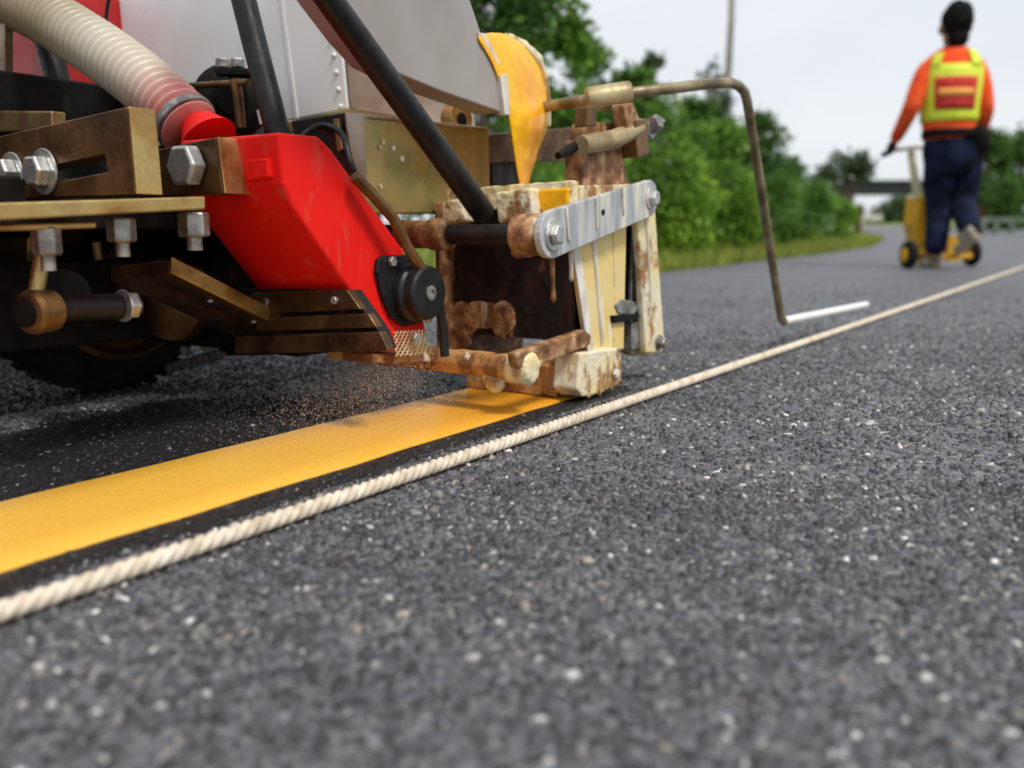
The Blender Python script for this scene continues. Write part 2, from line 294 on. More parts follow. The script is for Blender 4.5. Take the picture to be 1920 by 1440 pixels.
# loose-looking aggregate proud of the bitumen, near the camera: real stone chips
def chips(name, n, region, smin, smax, mat, seed, skip=None):
    g = np.random.default_rng(seed); x0, x1, y0, y1 = region
    # even spread over the wedge in front of the camera
    y = np.sqrt(g.uniform(y0 * y0, y1 * y1, n)) if y0 > 0 else g.uniform(y0, y1, n)
    x = g.uniform(x0, x1, n) * (0.42 + y)
    if skip is not None:
        k = skip(x, y); x, y = x[k], y[k]
    n = len(x); s = g.uniform(smin, smax, n) * np.where(g.random(n) > 0.93, 1.5, 1.0)
    K = 6; an = (np.arange(K) / K * 2 * math.pi)[None, :] + g.uniform(0, 6.28, (n, 1)) + g.uniform(-.35, .35, (n, K))
    ra = s[:, None] * g.uniform(0.65, 1.15, (n, K)); el = g.uniform(0.6, 1.5, (n, 1))
    bx = x[:, None] + ra * np.cos(an) * el; by = y[:, None] + ra * np.sin(an) / el
    tz = s * g.uniform(0.25, 0.75, n)
    tl = g.normal(0, 0.28, (n, 2))
    fr = g.uniform(0.5, 0.8, (n, 1))
    tx = x[:, None] + ra * np.cos(an) * el * fr; ty = y[:, None] + ra * np.sin(an) / el * fr
    tzz = tz[:, None] + (tx - x[:, None]) * tl[:, :1] + (ty - y[:, None]) * tl[:, 1:]
    base = np.stack([bx, by, np.full_like(bx, -0.0006)], -1); top = np.stack([tx, ty, np.maximum(tzz, 0.0003)], -1)
    V = np.concatenate([base, top], 1).reshape(-1, 3)
    i0 = (np.arange(n) * 2 * K)[:, None]
    loops = []; tot = []
    sides = np.stack([np.stack([i0[:, 0] + j, i0[:, 0] + (j + 1) % K, i0[:, 0] + K + (j + 1) % K, i0[:, 0] + K + j], -1) for j in range(K)], 1).reshape(-1)
    tops = (i0 + K + np.arange(K)[None, :]).reshape(-1)
    me = bpy.data.meshes.new(name); me.vertices.add(len(V)); me.vertices.foreach_set('co', V.reshape(-1).astype(np.float32))
    nl = len(sides) + len(tops); me.loops.add(nl); me.loops.foreach_set('vertex_index', np.concatenate([sides, tops]).astype(np.int32))
    npoly = n * K + n; me.polygons.add(npoly)
    st = np.concatenate([np.arange(n * K) * 4, n * K * 4 + np.arange(n) * K]).astype(np.int32)
    me.polygons.foreach_set('loop_start', st)
    me.update(calc_edges=True); me.validate()
    return tag(obj(name, me, mat), kind='stuff')
m_chip = ISLAND("aggregate_stone", [(0.0, (0.018, 0.018, 0.020)), (0.30, (0.042, 0.042, 0.046)), (0.60, (0.078, 0.077, 0.082)), (0.82, (0.130, 0.129, 0.133)),
                                    (0.94, (0.19, 0.188, 0.185)), (0.975, (0.24, 0.22, 0.19)), (0.992, (0.48, 0.47, 0.45)), (1.0, (0.70, 0.69, 0.67))], rough=0.5, spec=0.4, patch=5.0)
def off_line(x, y):
    d0, d1 = x - O[0], y - O[1]; v = d0 * VD[0] + d1 * VD[1]; u = d0 * UD[0] + d1 * UD[1]
    return ~((v > -0.47 + .03 * np.sin(u * 17) + .02 * np.sin(u * 41)) & (v < 0.042) & (u < 0.12))
c1 = chips("road_aggregate", 42000, (-0.72, 0.72, 0.30, 0.85), 0.0014, 0.0036, m_chip, 1, off_line)
tag(c1, "dark stone chips proud of the asphalt nearest the camera", "gravel")
fade2 = np.random.default_rng(78)
c2 = chips("road_aggregate", 98000, (-0.72, 0.80, 0.85, 2.4), 0.0017, 0.0040, m_chip, 2, lambda x, y: off_line(x, y) & (fade2.random(len(y)) < np.clip((2.4 - y) / 1.0, 0, 1)))
tag(c2, "dark stone chips in the asphalt beside the shoe and rope", "gravel")
fade = np.random.default_rng(77)
c3 = chips("road_aggregate", 60000, (-0.62, 0.85, 1.4, 4.6), 0.0020, 0.0046, m_chip, 3, lambda x, y: off_line(x, y) & (fade.random(len(y)) < np.clip((4.6 - y) / 2.6, 0, 1) ** 1.3 * np.clip((y - 1.4) / .9, 0, 1)))
tag(c3, "dark stone chips in the asphalt beyond the paint machine", "gravel")

m_chip3 = ISLAND("pale_stone", [(0.0, (0.10, 0.10, 0.10)), (0.4, (0.20, 0.19, 0.18)), (0.6, (0.30, 0.24, 0.18)), (0.75, (0.45, 0.44, 0.42)), (1.0, (0.72, 0.71, 0.68))], rough=0.5, spec=0.4)
c5 = chips("pale_stones", 520, (-0.72, 0.72, 0.30, 1.3), 0.0026, 0.0046, m_chip3, 9, off_line)
tag(c5, "scattered larger pale stones set in the near asphalt", "gravel")
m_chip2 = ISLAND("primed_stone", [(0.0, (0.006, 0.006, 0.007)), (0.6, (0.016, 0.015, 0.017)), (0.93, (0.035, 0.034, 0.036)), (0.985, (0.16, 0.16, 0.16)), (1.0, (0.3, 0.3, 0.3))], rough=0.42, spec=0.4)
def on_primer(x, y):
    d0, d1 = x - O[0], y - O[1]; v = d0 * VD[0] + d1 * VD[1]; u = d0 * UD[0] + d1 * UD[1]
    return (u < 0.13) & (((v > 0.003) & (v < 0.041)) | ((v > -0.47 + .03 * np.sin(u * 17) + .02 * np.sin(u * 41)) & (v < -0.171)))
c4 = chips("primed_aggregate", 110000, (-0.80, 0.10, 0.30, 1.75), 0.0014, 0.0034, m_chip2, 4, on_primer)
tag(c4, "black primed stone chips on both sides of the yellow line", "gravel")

# dark primer brushed on the road under and beside the line
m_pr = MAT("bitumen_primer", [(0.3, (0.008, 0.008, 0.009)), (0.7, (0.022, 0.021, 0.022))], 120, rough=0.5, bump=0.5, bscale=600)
def strip(name, u0, u1, vl, vr, z, mat, step=0.012, wob=0.0012, thick=0.0):
    n = int((u1 - u0) / step); V = []; g = np.random.default_rng(5)
    def wl(k): return np.convolve(g.normal(0, 1, k + 6), np.ones(5) / 5, 'same')[:k]
    a, c = wl(n) * wob, wl(n) * wob
    for i in range(n):
        u = u0 + (u1 - u0) * i / (n - 1); l, r = vl + a[i], vr + c[i]; e = min(0.004, (r - l) / 4)
        V += [world(u, l, -0.001), world(u, l + e * .15, z * 0.7), world(u, l + e, z)] + \
             [world(u, l + (r - l) * q, z * (1.0 + 0.08 * math.sin(u * 9 + q * 5))) for q in (0.25, 0.5, 0.75)] + \
             [world(u, r - e, z), world(u, r - e * .15, z * 0.7), world(u, r, -0.001)]
    k = 9; F = [(i * k + j, i * k + j + 1, (i + 1) * k + j + 1, (i + 1) * k + j) for i in range(n - 1) for j in range(k - 1)]
    F += [tuple(range(k - 1, -1, -1)), tuple(range((n - 1) * k, n * k))]
    m = MB().add(V, F).mesh(name, smooth=60); return obj(name, m, mat)
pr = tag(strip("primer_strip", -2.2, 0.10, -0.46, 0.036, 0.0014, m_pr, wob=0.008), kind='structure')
m_line = MAT("fresh_yellow_line", [(0.1, (0.87, 0.46, 0.055)), (0.5, (0.90, 0.50, 0.07)), (0.9, (0.91, 0.54, 0.09))], 260, rough=0.26, rvar=0.08, bump=0.16, bscale=330, coat=0.0)
lt = m_line.node_tree; lb = lt.nodes['Principled BSDF']; lc_ = lb.inputs['Base Color'].links[0].from_socket
ltc = lt.nodes.new("ShaderNodeTexCoord"); ldot = lt.nodes.new("ShaderNodeVectorMath"); ldot.operation = 'DOT_PRODUCT'; ldot.inputs[1].default_value = tuple(UD)
lns = lt.nodes.new("ShaderNodeTexNoise"); lns.inputs['Scale'].default_value = 4.0; lns.inputs['Detail'].default_value = 3; lt.links.new(ltc.outputs['Object'], lns.inputs['Vector'])
lad = lt.nodes.new("ShaderNodeMath"); lad.operation = 'MULTIPLY_ADD'; lad.inputs[1].default_value = .30; lt.links.new(ltc.outputs['Object'], ldot.inputs[0]); lt.links.new(lns.outputs['Fac'], lad.inputs[0]); lt.links.new(ldot.outputs['Value'], lad.inputs[2])
u00 = float(np.array([O[0], O[1], 0]) @ UD); lmr = lt.nodes.new("ShaderNodeMapRange"); lmr.inputs[1].default_value = u00 - .55 + .15; lmr.inputs[2].default_value = u00 + .02 + .15; lt.links.new(lad.outputs[0], lmr.inputs[0])
lmx = lt.nodes.new("ShaderNodeMix"); lmx.data_type = 'RGBA'; lt.links.new(lmr.outputs[0], lmx.inputs[0]); lt.links.new(lc_, lmx.inputs[6]); lmx.inputs[7].default_value = (.88, .36, .016, 1); lt.links.new(lmx.outputs[2], lb.inputs['Base Color'])
yl = tag(strip("road_marking", -2.2, 0.08, -0.169, 0.0, 0.0042, m_line, wob=0.0016), kind='structure')

# ------------------------------------------------------------------ guide rope
rope_px = [(0, 1152), (300, 1051), (450, 998), (750, 897), (950, 831), (1250, 731), (1620, 604), (1905, 506)]
rp = [PW(x, y, 0.008) for x, y in rope_px]
ka = np.polyfit([p[0] for p in rp], [p[1] for p in rp], 2)
RR = 0.0066
def rope_v(u):
    u2 = min(max(u, rp[0][0]), rp[-1][0]); v = np.polyval(ka, u2); s = np.polyval(np.polyder(ka), u2); return v + s * (u - u2)
rope = tag(obj("guide_rope", None), "twisted off-white cotton rope stretched along the road beside the yellow line", "rope")
rope.location = world(0, rope_v(0), 0)
for k in range(3):
    pts = []; u = rp[0][0] - 0.25; lay = 0.033
    while u < 9.0:
        ph = 2 * math.pi * u / lay + k * 2 * math.pi / 3; rr = RR * 0.50
        q = world(u, rope_v(u) + rr * math.cos(ph), 0.0028 + RR + rr * math.sin(ph)); pts.append(np.array(q) - np.array(rope.location))
        u += lay / (9 if u < 0.4 else 5)
    obj("strand", MB().tube(pts, RR * 0.60, 8).mesh("strand", smooth=80), M_['rope'], rope)

# ------------------------------------------------------------------ road marking machine
mach = obj("road_marking_machine", None); mach.location = (O[0], O[1], 0); mach.rotation_euler = (0, 0, math.pi / 2 - TH)
tag(mach, "red and brass-plated thermoplastic line marking machine laying the yellow line", "machine")
def part(name, mb, mat, parent=None, bev=0.0015, smooth=None, seg=2):
    o = obj(name, mb.mesh(name, local=True, smooth=smooth), M_[mat] if isinstance(mat, str) else mat, parent or mach)
    if bev: bevel(o, bev, seg)
    return o
def hexbolt(c, axis, r, h, mat='steel', parent=None, washer=1.35, name="bolt", rot=0.0):
    axis = np.array(axis, float); axis /= np.linalg.norm(axis); mb = MB()
    mb.lathe(c, axis, [(r * .88, 0.0), (r, r * 0.12), (r, h * .85), (r * .86, h)], 6)
    o = part(name, mb, mat, parent, bev=r * 0.06)
    if washer:
        w = part("washer", MB().lathe(np.array(c) - axis * 0.002, axis, [(r * washer, 0), (r * washer, 0.0028)], 24), mat, o if parent is None else parent, bev=0.0005, smooth=40)
    return o
def poly_v(px, v): return [PV(x, y, v) for x, y in px]
def poly_u(px, u): return [PU(x, y, u) for x, y in px]
def depth_scale(p):                              # metres per photo pixel at a machine point
    w = np.array(world(*p)) - CAM; return float(w @ np.array([0, math.cos(PITCH), -math.sin(PITCH)])) / FPX

# --- paint shoe (open box that drags along the line)
shoe = part("shoe_box", MB().box((-0.030, -0.200, 0.085), (-0.022, 0.006, 0.285)), 'burnt', bev=0)   # rear wall
rough_up(shoe, 0.006, 0.03, 4)
part("front_wall", MB().box((0.155, -0.205, 0.085), (0.165, 0.008, 0.290)), 'burnt', shoe, bev=0)
part("shoe_floor", MB().box((-0.022, -0.2, 0.085), (0.155, 0.006, 0.10)), 'burnt', shoe, bev=0)
part("paint_pool", MB().box((-0.021, -0.198, 0.255), (0.154, 0.004, 0.272)), 'paint', shoe, bev=0)
part("side_wall", MB().box((-0.06, -0.215, 0.03), (0.17, -0.205, 0.296)), 'rust', shoe, bev=0.002)
sp_ = part("side_plate", MB().prism(poly_v([(1076, 440), (1176, 390), (1170, 655), (1108, 662)], 0.020), (0, -0.012, 0)), 'plate', bev=0.002)
rough_up(sp_, 0.0008, 0.02, 4)
fl = part("plate_flange", MB().prism(poly_v([(1074, 462), (1088, 456), (1114, 656), (1104, 660)], 0.0235), (0, -0.003, 0)), 'liner', sp_, bev=0.0015)
foot = part("runner_foot", MB().prism(poly_v([(1088, 662), (1158, 652), (1166, 668), (1166, 706), (1158, 722), (1128, 738), (1094, 744), (1082, 730)], 0.030), (0, -0.040, 0)), 'cream', bev=0.003)
rough_up(foot, 0.0030, 0.015, 4)
part("foot_pad", MB().prism(poly_v([(1052, 672), (1092, 664), (1096, 738), (1084, 742), (1046, 738)], -0.006), (0, -0.02, 0)), 'rust', foot, bev=0.002)
hexbolt(PV(1152, 700, .030), (0, 1, 0), 0.007, 0.006, 'liner', foot, washer=0)
scr = part("screed_bar", MB().box((-0.045, -0.172, 0.0055), (-0.012, -0.012, 0.050)), 'orangerust', bev=0.002); rough_up(scr, 0.008, 0.02, 4)
lump = part("screed_lip", MB().prism(poly_v([(1040, 690), (1066, 672), (1084, 690), (1086, 741), (1052, 743)], -0.014), (0, -0.03, 0)), 'rust', bev=0.002)
rough_up(lump, 0.007, 0.02, 4)

# rims round the top of the shoe
rim = part("shoe_rim", MB().prism([A(-.060, -.205, .266), A(-.060, .018, .274), A(-.060, .018, .306), A(-.060, -.205, .298)], (0.022, 0, 0)), 'cream', bev=0.002)
rough_up(rim, 0.0040, 0.012, 5)
rim2 = part("shoe_rim", MB().prism([A(-.038, .004, .276), A(.175, .004, .283), A(.175, .004, .311), A(-.038, .004, .300)], (0, 0.016, 0)), 'cream', bev=0.002)
rough_up(rim2, 0.002, 0.012, 4)
part("shoe_rim", MB().prism([A(.150, -.205, .280), A(.150, .018, .280), A(.150, .018, .306), A(.150, -.205, .302)], (0.02, 0, 0)), 'cream', bev=0.002)
for px, w, u in (((812, 372, 872, 424), .03, -.10), ((926, 352, 1000, 420), .03, -.085)):
    x0, y0, x1, y1 = px
    lg = part("hinge_lug", MB().prism(poly_u([(x0, y0 + 8), (x1 - 6, y0), (x1, y1 - 10), (x0 + 8, y1)], u), (w, 0, 0)), 'cream', bev=0.004)
    rough_up(lg, 0.0035, 0.012, 4)

# parallelogram links on the right of the shoe
c1, c2 = PV(1024, 440, .034), PV(1208, 372, .034)
def capsule(a, b, ra, rb, ext, n=12):
    d = b - a; an = math.atan2(d[2], d[0]); p = []
    for i in range(n + 1): t_ = an + math.pi / 2 + math.pi * i / n; p.append(a + ra * A(math.cos(t_), 0, math.sin(t_)))
    for i in range(n + 1): t_ = an - math.pi / 2 + math.pi * i / n; p.append(b + rb * A(math.cos(t_), 0, math.sin(t_)))
    return MB().prism(p, ext)
lk = part("upper_link", capsule(c1, c2, 0.030, 0.027, (0, 0.010, 0)), 'silver', bev=0.0015)
hexbolt(c1 + A(0, .012, 0), (0, 1, 0), 0.0135, 0.010, 'steel', lk, washer=1.5)
hexbolt(c2 + A(0, .012, 0), (0, 1, 0), 0.0115, 0.010, 'silver', lk, washer=1.45)
hole = PV(1131, 398, .0445)
part("pin_hole", MB().lathe(hole, (0, 1, 0), [(0.0042, -0.004), (0.0042, 0.0006)], 14), 'black', lk, bev=0)
hl = part("hanging_link", MB().prism(poly_v([(1194, 384), (1228, 376), (1247, 646), (1240, 662), (1212, 662)], .030), (0, -0.012, 0)), 'cream', bev=0.003); rough_up(hl, 0.0012, 0.012, 5)
hl2 = part("hanging_link", MB().prism(poly_v([(1192, 400), (1204, 398), (1214, 640), (1196, 640)], .012), (0, -0.012, 0)), 'rust', bev=0.002); rough_up(hl2, 0.001, 0.012, 4)
cb = PV(1234, 642, .030)
part("link_boss", MB().lathe(cb + A(0, -.062, 0), (0, 1, 0), [(.016, 0), (.024, .004), (.026, .024), (.020, .030), (.025, .036), (.022, .048)], 18), 'cream', hl, bev=0, smooth=40)
hexbolt(cb + A(0, .002, 0), (0, 1, 0), 0.010, 0.012, 'nut', hl, washer=1.3)
part("adjuster_rod", MB().tube([PV(1187, 415, .004), PV(1181, 610, .004)], 0.0055, 12), 'nut', bev=0, smooth=50)
ab = part("adjuster_block", MB().box(tuple(PV(1163, 655, .0) + A(0, 0, 0)), tuple(PV(1163, 655, .0) + A(.05, .020, .042))), 'nut', bev=0.002)
part("wing_nut", MB().prism(poly_v([(1152, 572), (1166, 560), (1192, 566), (1200, 578), (1188, 592), (1160, 590)], .022), (0, -0.018, 0)), 'nut', ab, bev=0.003)
part("clamp_plate", MB().prism(poly_v([(1150, 592), (1200, 588), (1198, 600), (1152, 606)], .026), (0, -0.03, 0)), 'black', ab, bev=0.001)

# runs, drips and crusts of set paint on the shoe
def drip(px, plane, r0, mat, par=None, ax='v'):
    f = PV if ax == 'v' else PU; P = [f(x, y, plane) for x, y in px]; k = len(P)
    rr = [r0 * (.9 - .45 * i / (k - 1)) for i in range(k)]; rr[-1] = r0 * .25; rr[-2] = r0 * .85
    return part("paint_drip", MB().tube(P, rr, 10), mat, par, bev=0, smooth=70)
drip([(1034, 476), (1036, 505), (1037, 535), (1038, 560), (1038, 568)], .012, .0042, 'rust')
drip([(1070, 476), (1071, 500), (1071, 522), (1072, 528)], .024, .0036, 'liner')
drip([(1062, 390), (1064, 415), (1066, 440), (1067, 450), (1067, 455)], .0455, .0024, 'liner', lk)
drip([(1118, 372), (1119, 400), (1120, 425), (1120, 432)], .0455, .0022, 'liner', lk)
drip([(1168, 352), (1169, 378), (1170, 398), (1170, 404)], .0455, .0026, 'liner', lk)
drip([(1112, 450), (1118, 520), (1124, 590), (1128, 640), (1128, 650)], .0205, .0042, 'liner', sp_)  # pale run stands in for the plate's highlight stripe
drip([(1150, 420), (1152, 480), (1152, 530), (1152, 538)], .0205, .0030, 'cream', sp_)
drip([(1210, 400), (1214, 460), (1218, 520), (1220, 560), (1220, 568)], .0305, .0030, 'liner', hl) if 'hl' in globals() else None
for x, y, l_ in ((1102, 738, 8), (1122, 734, 9), (1144, 722, 12), (1160, 706, 10)):
    drip([(x, y - 8), (x, y), (x + 1, y + l_ * .6), (x + 1, y + l_)], .028, .0045, 'cream', foot)
for k, (x0, y0, w_, h_) in enumerate(((868, 600, 34, 40), (905, 590, 46, 30), (940, 600, 36, 46), (856, 640, 30, 24), (980, 470, 26, 20))):
    g_ = np.random.default_rng(90 + k); pts_ = [(x0 + w_ * math.cos(a_) * q_, y0 + h_ * math.sin(a_) * q_) for a_, q_ in zip(np.linspace(0, 6.28, 19)[:-1], np.convolve(np.tile(g_.uniform(.5, 1.1, 18), 3), np.ones(3) / 3, 'same')[18:36])]
    cr_ = part("crust", MB().prism(poly_u(pts_, -.0345), (.006, 0, 0)), 'orangerust' if k % 2 else 'rust', shoe, bev=0.0015); rough_up(cr_, .004, .012, 3)
spill = part("paint_spill", MB().prism(poly_u([(1004, 356), (1066, 352), (1062, 388), (1048, 404), (1040, 392), (1028, 410), (1016, 398), (1006, 384)], -.0655), (.01, 0, 0)), 'paint', rim, bev=0.003)
rough_up(spill, .002, .012, 3)

# cross shafts behind the shoe
u1, w1 = c1[0], c1[2]
tsh = part("upper_shaft", MB().tube([A(u1, -.34, w1), A(u1, .034, w1)], 0.0135, 20), 'burnt', bev=0, smooth=50)
s1 = part("shaft_sleeve", MB().lathe(A(u1, -.205, w1), (0, 1, 0), [(.017, 0), (.0195, .004), (.0195, .055), (.022, .058), (.022, .085), (.019, .088)], 22), 'rust', tsh, bev=0, smooth=40)
part("shaft_collar", MB().lathe(A(u1, -.012, w1), (0, 1, 0), [(.018, 0), (.026, .004), (.027, .040), (.024, .046)], 22), 'rust', tsh, bev=0, smooth=40)
cl = PV(984, 690, .015); u2, w2 = cl[0], cl[2]
lsh = part("lower_shaft", MB().tube([A(u2, -.225 + i * .03, w2) for i in range(9)], 0.0165, 18), 'orangerust', bev=0, smooth=60); rough_up(lsh, 0.005, 0.02, 2)
kn = part("shaft_knuckle", MB().lathe(A(u2, -.008, w2), (0, 1, 0), [(.014, 0), (.021, .004), (.0225, .03), (.017, .036)], 20), 'cream', lsh, bev=0, smooth=60); rough_up(kn, 0.005, 0.012, 2)
kn2 = part("shaft_drip", MB().lathe(A(u2 + .004, -.036, w2 - .018), (0, .3, -1), [(.013, -.01), (.016, 0), (.012, .014), (.005, .02)], 14), 'cream', lsh, bev=0, smooth=60)
ll = part("lower_link", MB().prism(poly_v([(966, 662), (1098, 618), (1110, 628), (1108, 648), (1000, 690), (972, 692)], .024), (0, -0.014, 0)), 'rust', bev=0.003); rough_up(ll, 0.0012, 0.012, 4)

# two black support struts and a hanging cable
part("support_strut", MB().tube([PU(905, 398, -.125), PU(670, 72, -.40), PU(600, -25, -.455), PU(430, -260, -.575)], [0.0165, 0.0145, .014, .014], 20), 'rubber', bev=0, smooth=60)
part("support_strut", MB().tube([PU(524, 262, -.33), PU(476, 76, -.33), PU(452, -20, -.33), PU(400, -230, -.33)], 0.0155, 20), 'rubber', bev=0, smooth=60)
part("push_bar", MB().tube([PU(430, -255, -.575), PU(400, -226, -.33), PU(400, -226, -.33) + A(.02, -.25, 0)], .016, 16), 'rubber', bev=0, smooth=60)

# --- glass bead dispenser: red sloping chute box
vr = -0.115
red_px = [(521, 248), (598, 256), (622, 280), (757, 468), (790, 560), (800, 625), (736, 662), (548, 388), (531, 345)]
rb = part("bead_box", MB().prism(poly_v(red_px, vr), (0, -0.165, 0)), 'red', bev=0.004, seg=3)
part("box_lug", MB().prism(poly_u([(456, 300), (500, 296), (503, 332), (460, 340)], PV(531, 345, vr)[0] - .008), (.03, 0, 0)), 'red', rb, bev=0.002)
part("box_neck", MB().tube([A(*(PU(392, 262, -.385))), A(*(PU(372, 232, -.385)))], [.036, .022], 20), 'red', rb, bev=0, smooth=50)
lowp = poly_u([(236, 396), (392, 390), (400, 470), (330, 500), (244, 484)], -.26)
part("bead_hopper", MB().prism(lowp, (0.12, 0, 0)), 'darkred', rb, bev=0.004)
part("chute_shade_block", MB().prism(poly_u([(384, 372), (520, 366), (640, 560), (640, 662), (420, 668), (330, 560)], -.235), (.10, 0, 0)), 'black', bev=0.004)  # black block added as the shade left of the red chute
# bearing on the chute
bc = PV(757, 545, vr)
def oval(c, ru, rw, tilt, n=28, sq=1.0):
    p = []
    for i in range(n):
        t_ = 2 * math.pi * i / n; x, y = ru * math.copysign(abs(math.cos(t_)) ** sq, math.cos(t_)), rw * math.copysign(abs(math.sin(t_)) ** sq, math.sin(t_))
        p.append(c + A(x * math.cos(tilt) - y * math.sin(tilt), 0, x * math.sin(tilt) + y * math.cos(tilt)))
    return p
bp = part("bearing_flange", MB().prism(poly_v([(702, 486), (712, 479), (756, 477), (788, 498), (804, 540), (802, 580), (782, 606), (752, 612), (728, 596), (710, 556), (699, 510)], vr), (0, .007, 0)), 'rubber', bev=0.002)
part("bearing_cap", MB().lathe(bc + A(.008, .007, -.002), (0, 1, 0), [(.038, 0), (.038, .010), (.034, .014), (.034, .026), (.031, .030)], 32), 'rubber', bp, bev=0.0008, smooth=35)
part("bearing_stud", MB().lathe(bc + A(.008, .036, -.002), (0, 1, 0), [(.0095, 0), (.0095, .003), (.005, .0035), (.005, .0015)], 16), 'nut', bp, bev=0, smooth=35)
for dx, dw in ((-.032, .038), (.036, -.038)):
    hexbolt(bc + A(dx, .0075, dw), (0, 1, 0), 0.0066, 0.006, 'steel', bp, washer=0)
cable = [PV(664, 330, -.10), PV(700, 366, -.095), PV(738, 410, -.09), PV(765, 465, -.088), PV(795, 512, -.086), PV(822, 565, -.085), PV(832, 620, -.085), PV(834, 668, -.085)]
part("cable_sleeve", MB().tube(cable[:5], 0.0068, 12), 'brown', bev=0, smooth=60)
part("cable", MB().tube(cable[4:], 0.0062, 12), 'rubber', bev=0, smooth=60)
mb = MB(); g0 = [PV(738, 622, -.10), PV(792, 618, -.10), PV(812, 664, -.10), PV(742, 668, -.10)]
for i in range(13):
    a_ = i / 12.0
    def q(s_, t_): return (g0[0] * (1 - s_) + g0[1] * s_) * (1 - t_) + (g0[3] * (1 - s_) + g0[2] * s_) * t_
    for sg in (0, 1):
        e0, e1 = (a_ * 1.5 - .5, a_ * 1.5) if sg == 0 else (a_ * 1.5, a_ * 1.5 - .5)
        t0, t1 = 0.0, 1.0
        lo, hi = min(e0, e1), max(e0, e1)
        pts = [(e0 + (e1 - e0) * k / 8, k / 8) for k in range(9)]; pts = [p for p in pts if -0.01 <= p[0] <= 1.01]
        if len(pts) > 1: mb.tube([q(*p) for p in pts], 0.0011, 6)
part("wire_mesh", mb, 'mesh', bev=0)
hexbolt(PV(777, 632, -.094), (0, 1, 0), 0.006, 0.006, 'steel', None, washer=0, name="mesh_bolt")
part("bead_nozzle", MB().prism(poly_v([(700, 664), (840, 660), (842, 676), (700, 682)], -.13), (0, -.08, 0)), 'orangerust', bev=0.002)

# brown plates under the chute
for px in ([(470, 548), (650, 543), (676, 580), (470, 590)], [(480, 596), (690, 588), (706, 614), (480, 622)], [(440, 630), (712, 622), (728, 658), (440, 664)]):
    part("under_plate", MB().prism(poly_u(px, PV(655, 541, vr)[0] - .012), (.012, 0, 0)), 'darkbrown', bev=0.0015)
for x, y in ((630, 563), (502, 566)): hexbolt(PU(x, y, PV(655, 541, vr)[0] - .0125), (-1, 0, 0), .005, .005, 'nut', None, washer=0)

part("plate_backing", MB().prism(poly_u([(440, 543), (652, 538), (708, 618), (724, 655), (440, 662)], PV(655, 541, vr)[0] + .001), (.02, 0, 0)), 'burnt', bev=0.001)

# --- slotted transverse bar with its bolts
us_ = PV(250, 362, -.20)[0]
sb = part("slotted_bar", MB().frame(poly_u([(-160, 292), (237, 200), (252, 364), (-160, 380)], us_),
          poly_u([(60, 318), (196, 289), (203, 322), (60, 350)], us_), (.030, 0, 0)), 'brown', bev=0.0015)
part("bar_lit_end", MB().prism([PU(237, 200, us_) + A(0.0, .0012, 0), PU(252, 364, us_) + A(0, .0012, 0), PU(252, 364, us_) + A(.030, .0012, 0), PU(237, 200, us_) + A(.030, .0012, 0)], (0, .0035, 0)), 'gold', sb, bev=0.001)  # lighter gold sheet paints the light falling on this end
for x, y, r_ in ((26, 324, .021), (86, 322, .023)):
    hexbolt(PU(x, y, us_) + A(-.003, 0, 0), (-1, 0, 0), r_ * .78, .016, 'steel', sb, washer=1.4)
blk_u = PV(420, 362, -.175)[0]
bk = part("pivot_block", MB().prism(poly_u([(276, 284), (404, 257), (418, 363), (282, 366)], blk_u), (.045, 0, 0)), 'brown', bev=0.0015)
part("block_lit_end", MB().prism([PU(404, 257, blk_u) + A(0, .001, 0), PU(418, 363, blk_u) + A(0, .001, 0), PU(418, 363, blk_u) + A(.045, .001, 0), PU(404, 257, blk_u) + A(.045, .001, 0)], (0, .003, 0)), 'gold', bk, bev=0.001)  # gold sheet colours the end as lit against the dark front
hexbolt(PU(366, 312, blk_u) + A(-.002, 0, 0), (-1, 0, 0), .024, .020, 'steel', bk, washer=0)
pl_ = part("base_plate", MB().prism(poly_v([(-120, 384), (386, 368), (386, 393), (-120, 420)], -.155), (0, -.12, 0)), 'gold', bev=0.002)
part("lower_plate", MB().prism(poly_v([(-120, 424), (182, 416), (182, 428), (-120, 438)], -.175), (0, -.10, 0)), 'gold', bev=0.002)
for x, y, r_, h_ in ((85, 425, .013, .024), (226, 408, .014, .022), (362, 398, .0165, .024)):
    p_ = PV(x, y, -.185); o_ = part("nut", MB().lathe(p_, (0, 0, -1), [(r_ * .9, 0), (r_, .002), (r_, h_), (r_ * .85, h_ + .002)], 6), 'nut', pl_, bev=0.0008)
    part("stud", MB().lathe(p_ + A(0, 0, -h_), (0, 0, -1), [(r_ * .5, 0), (r_ * .5, .016)], 10), 'nut', o_, bev=0, smooth=40)

# --- angle bar hanging below, link rod and wheel
e0 = poly_u([(208, 498), (318, 488), (316, 512), (208, 527)], -.52)
dvec = PU(606, 655, -.24) - e0[2]
part("angle_bar", MB().add(e0 + [q_ + dvec for q_ in e0], [(0, 1, 2, 3), (7, 6, 5, 4), (0, 4, 5, 1), (1, 5, 6, 2), (2, 6, 7, 3), (3, 7, 4, 0)]), 'darkbrown', bev=0.0015)
n_ = [e0[1] + A(0, .0012, .004), e0[2] + A(0, .0012, 0), e0[2] + A(0, .0052, 0), e0[1] + A(0, .0052, .004)]
part("angle_lit_face", MB().add(n_ + [q_ + dvec * .99 for q_ in n_], [(0, 1, 2, 3), (7, 6, 5, 4), (0, 4, 5, 1), (1, 5, 6, 2), (2, 6, 7, 3), (3, 7, 4, 0)]), 'gold', bev=0.0015)  # light on the bar's right face, put in as a gold strip
part("link_rod", MB().tube([PV(85, 450, -.22), PV(62, 580, -.22)], .0075, 12), 'gold', bev=0, smooth=50)
jb = PV(62, 584, -.21)
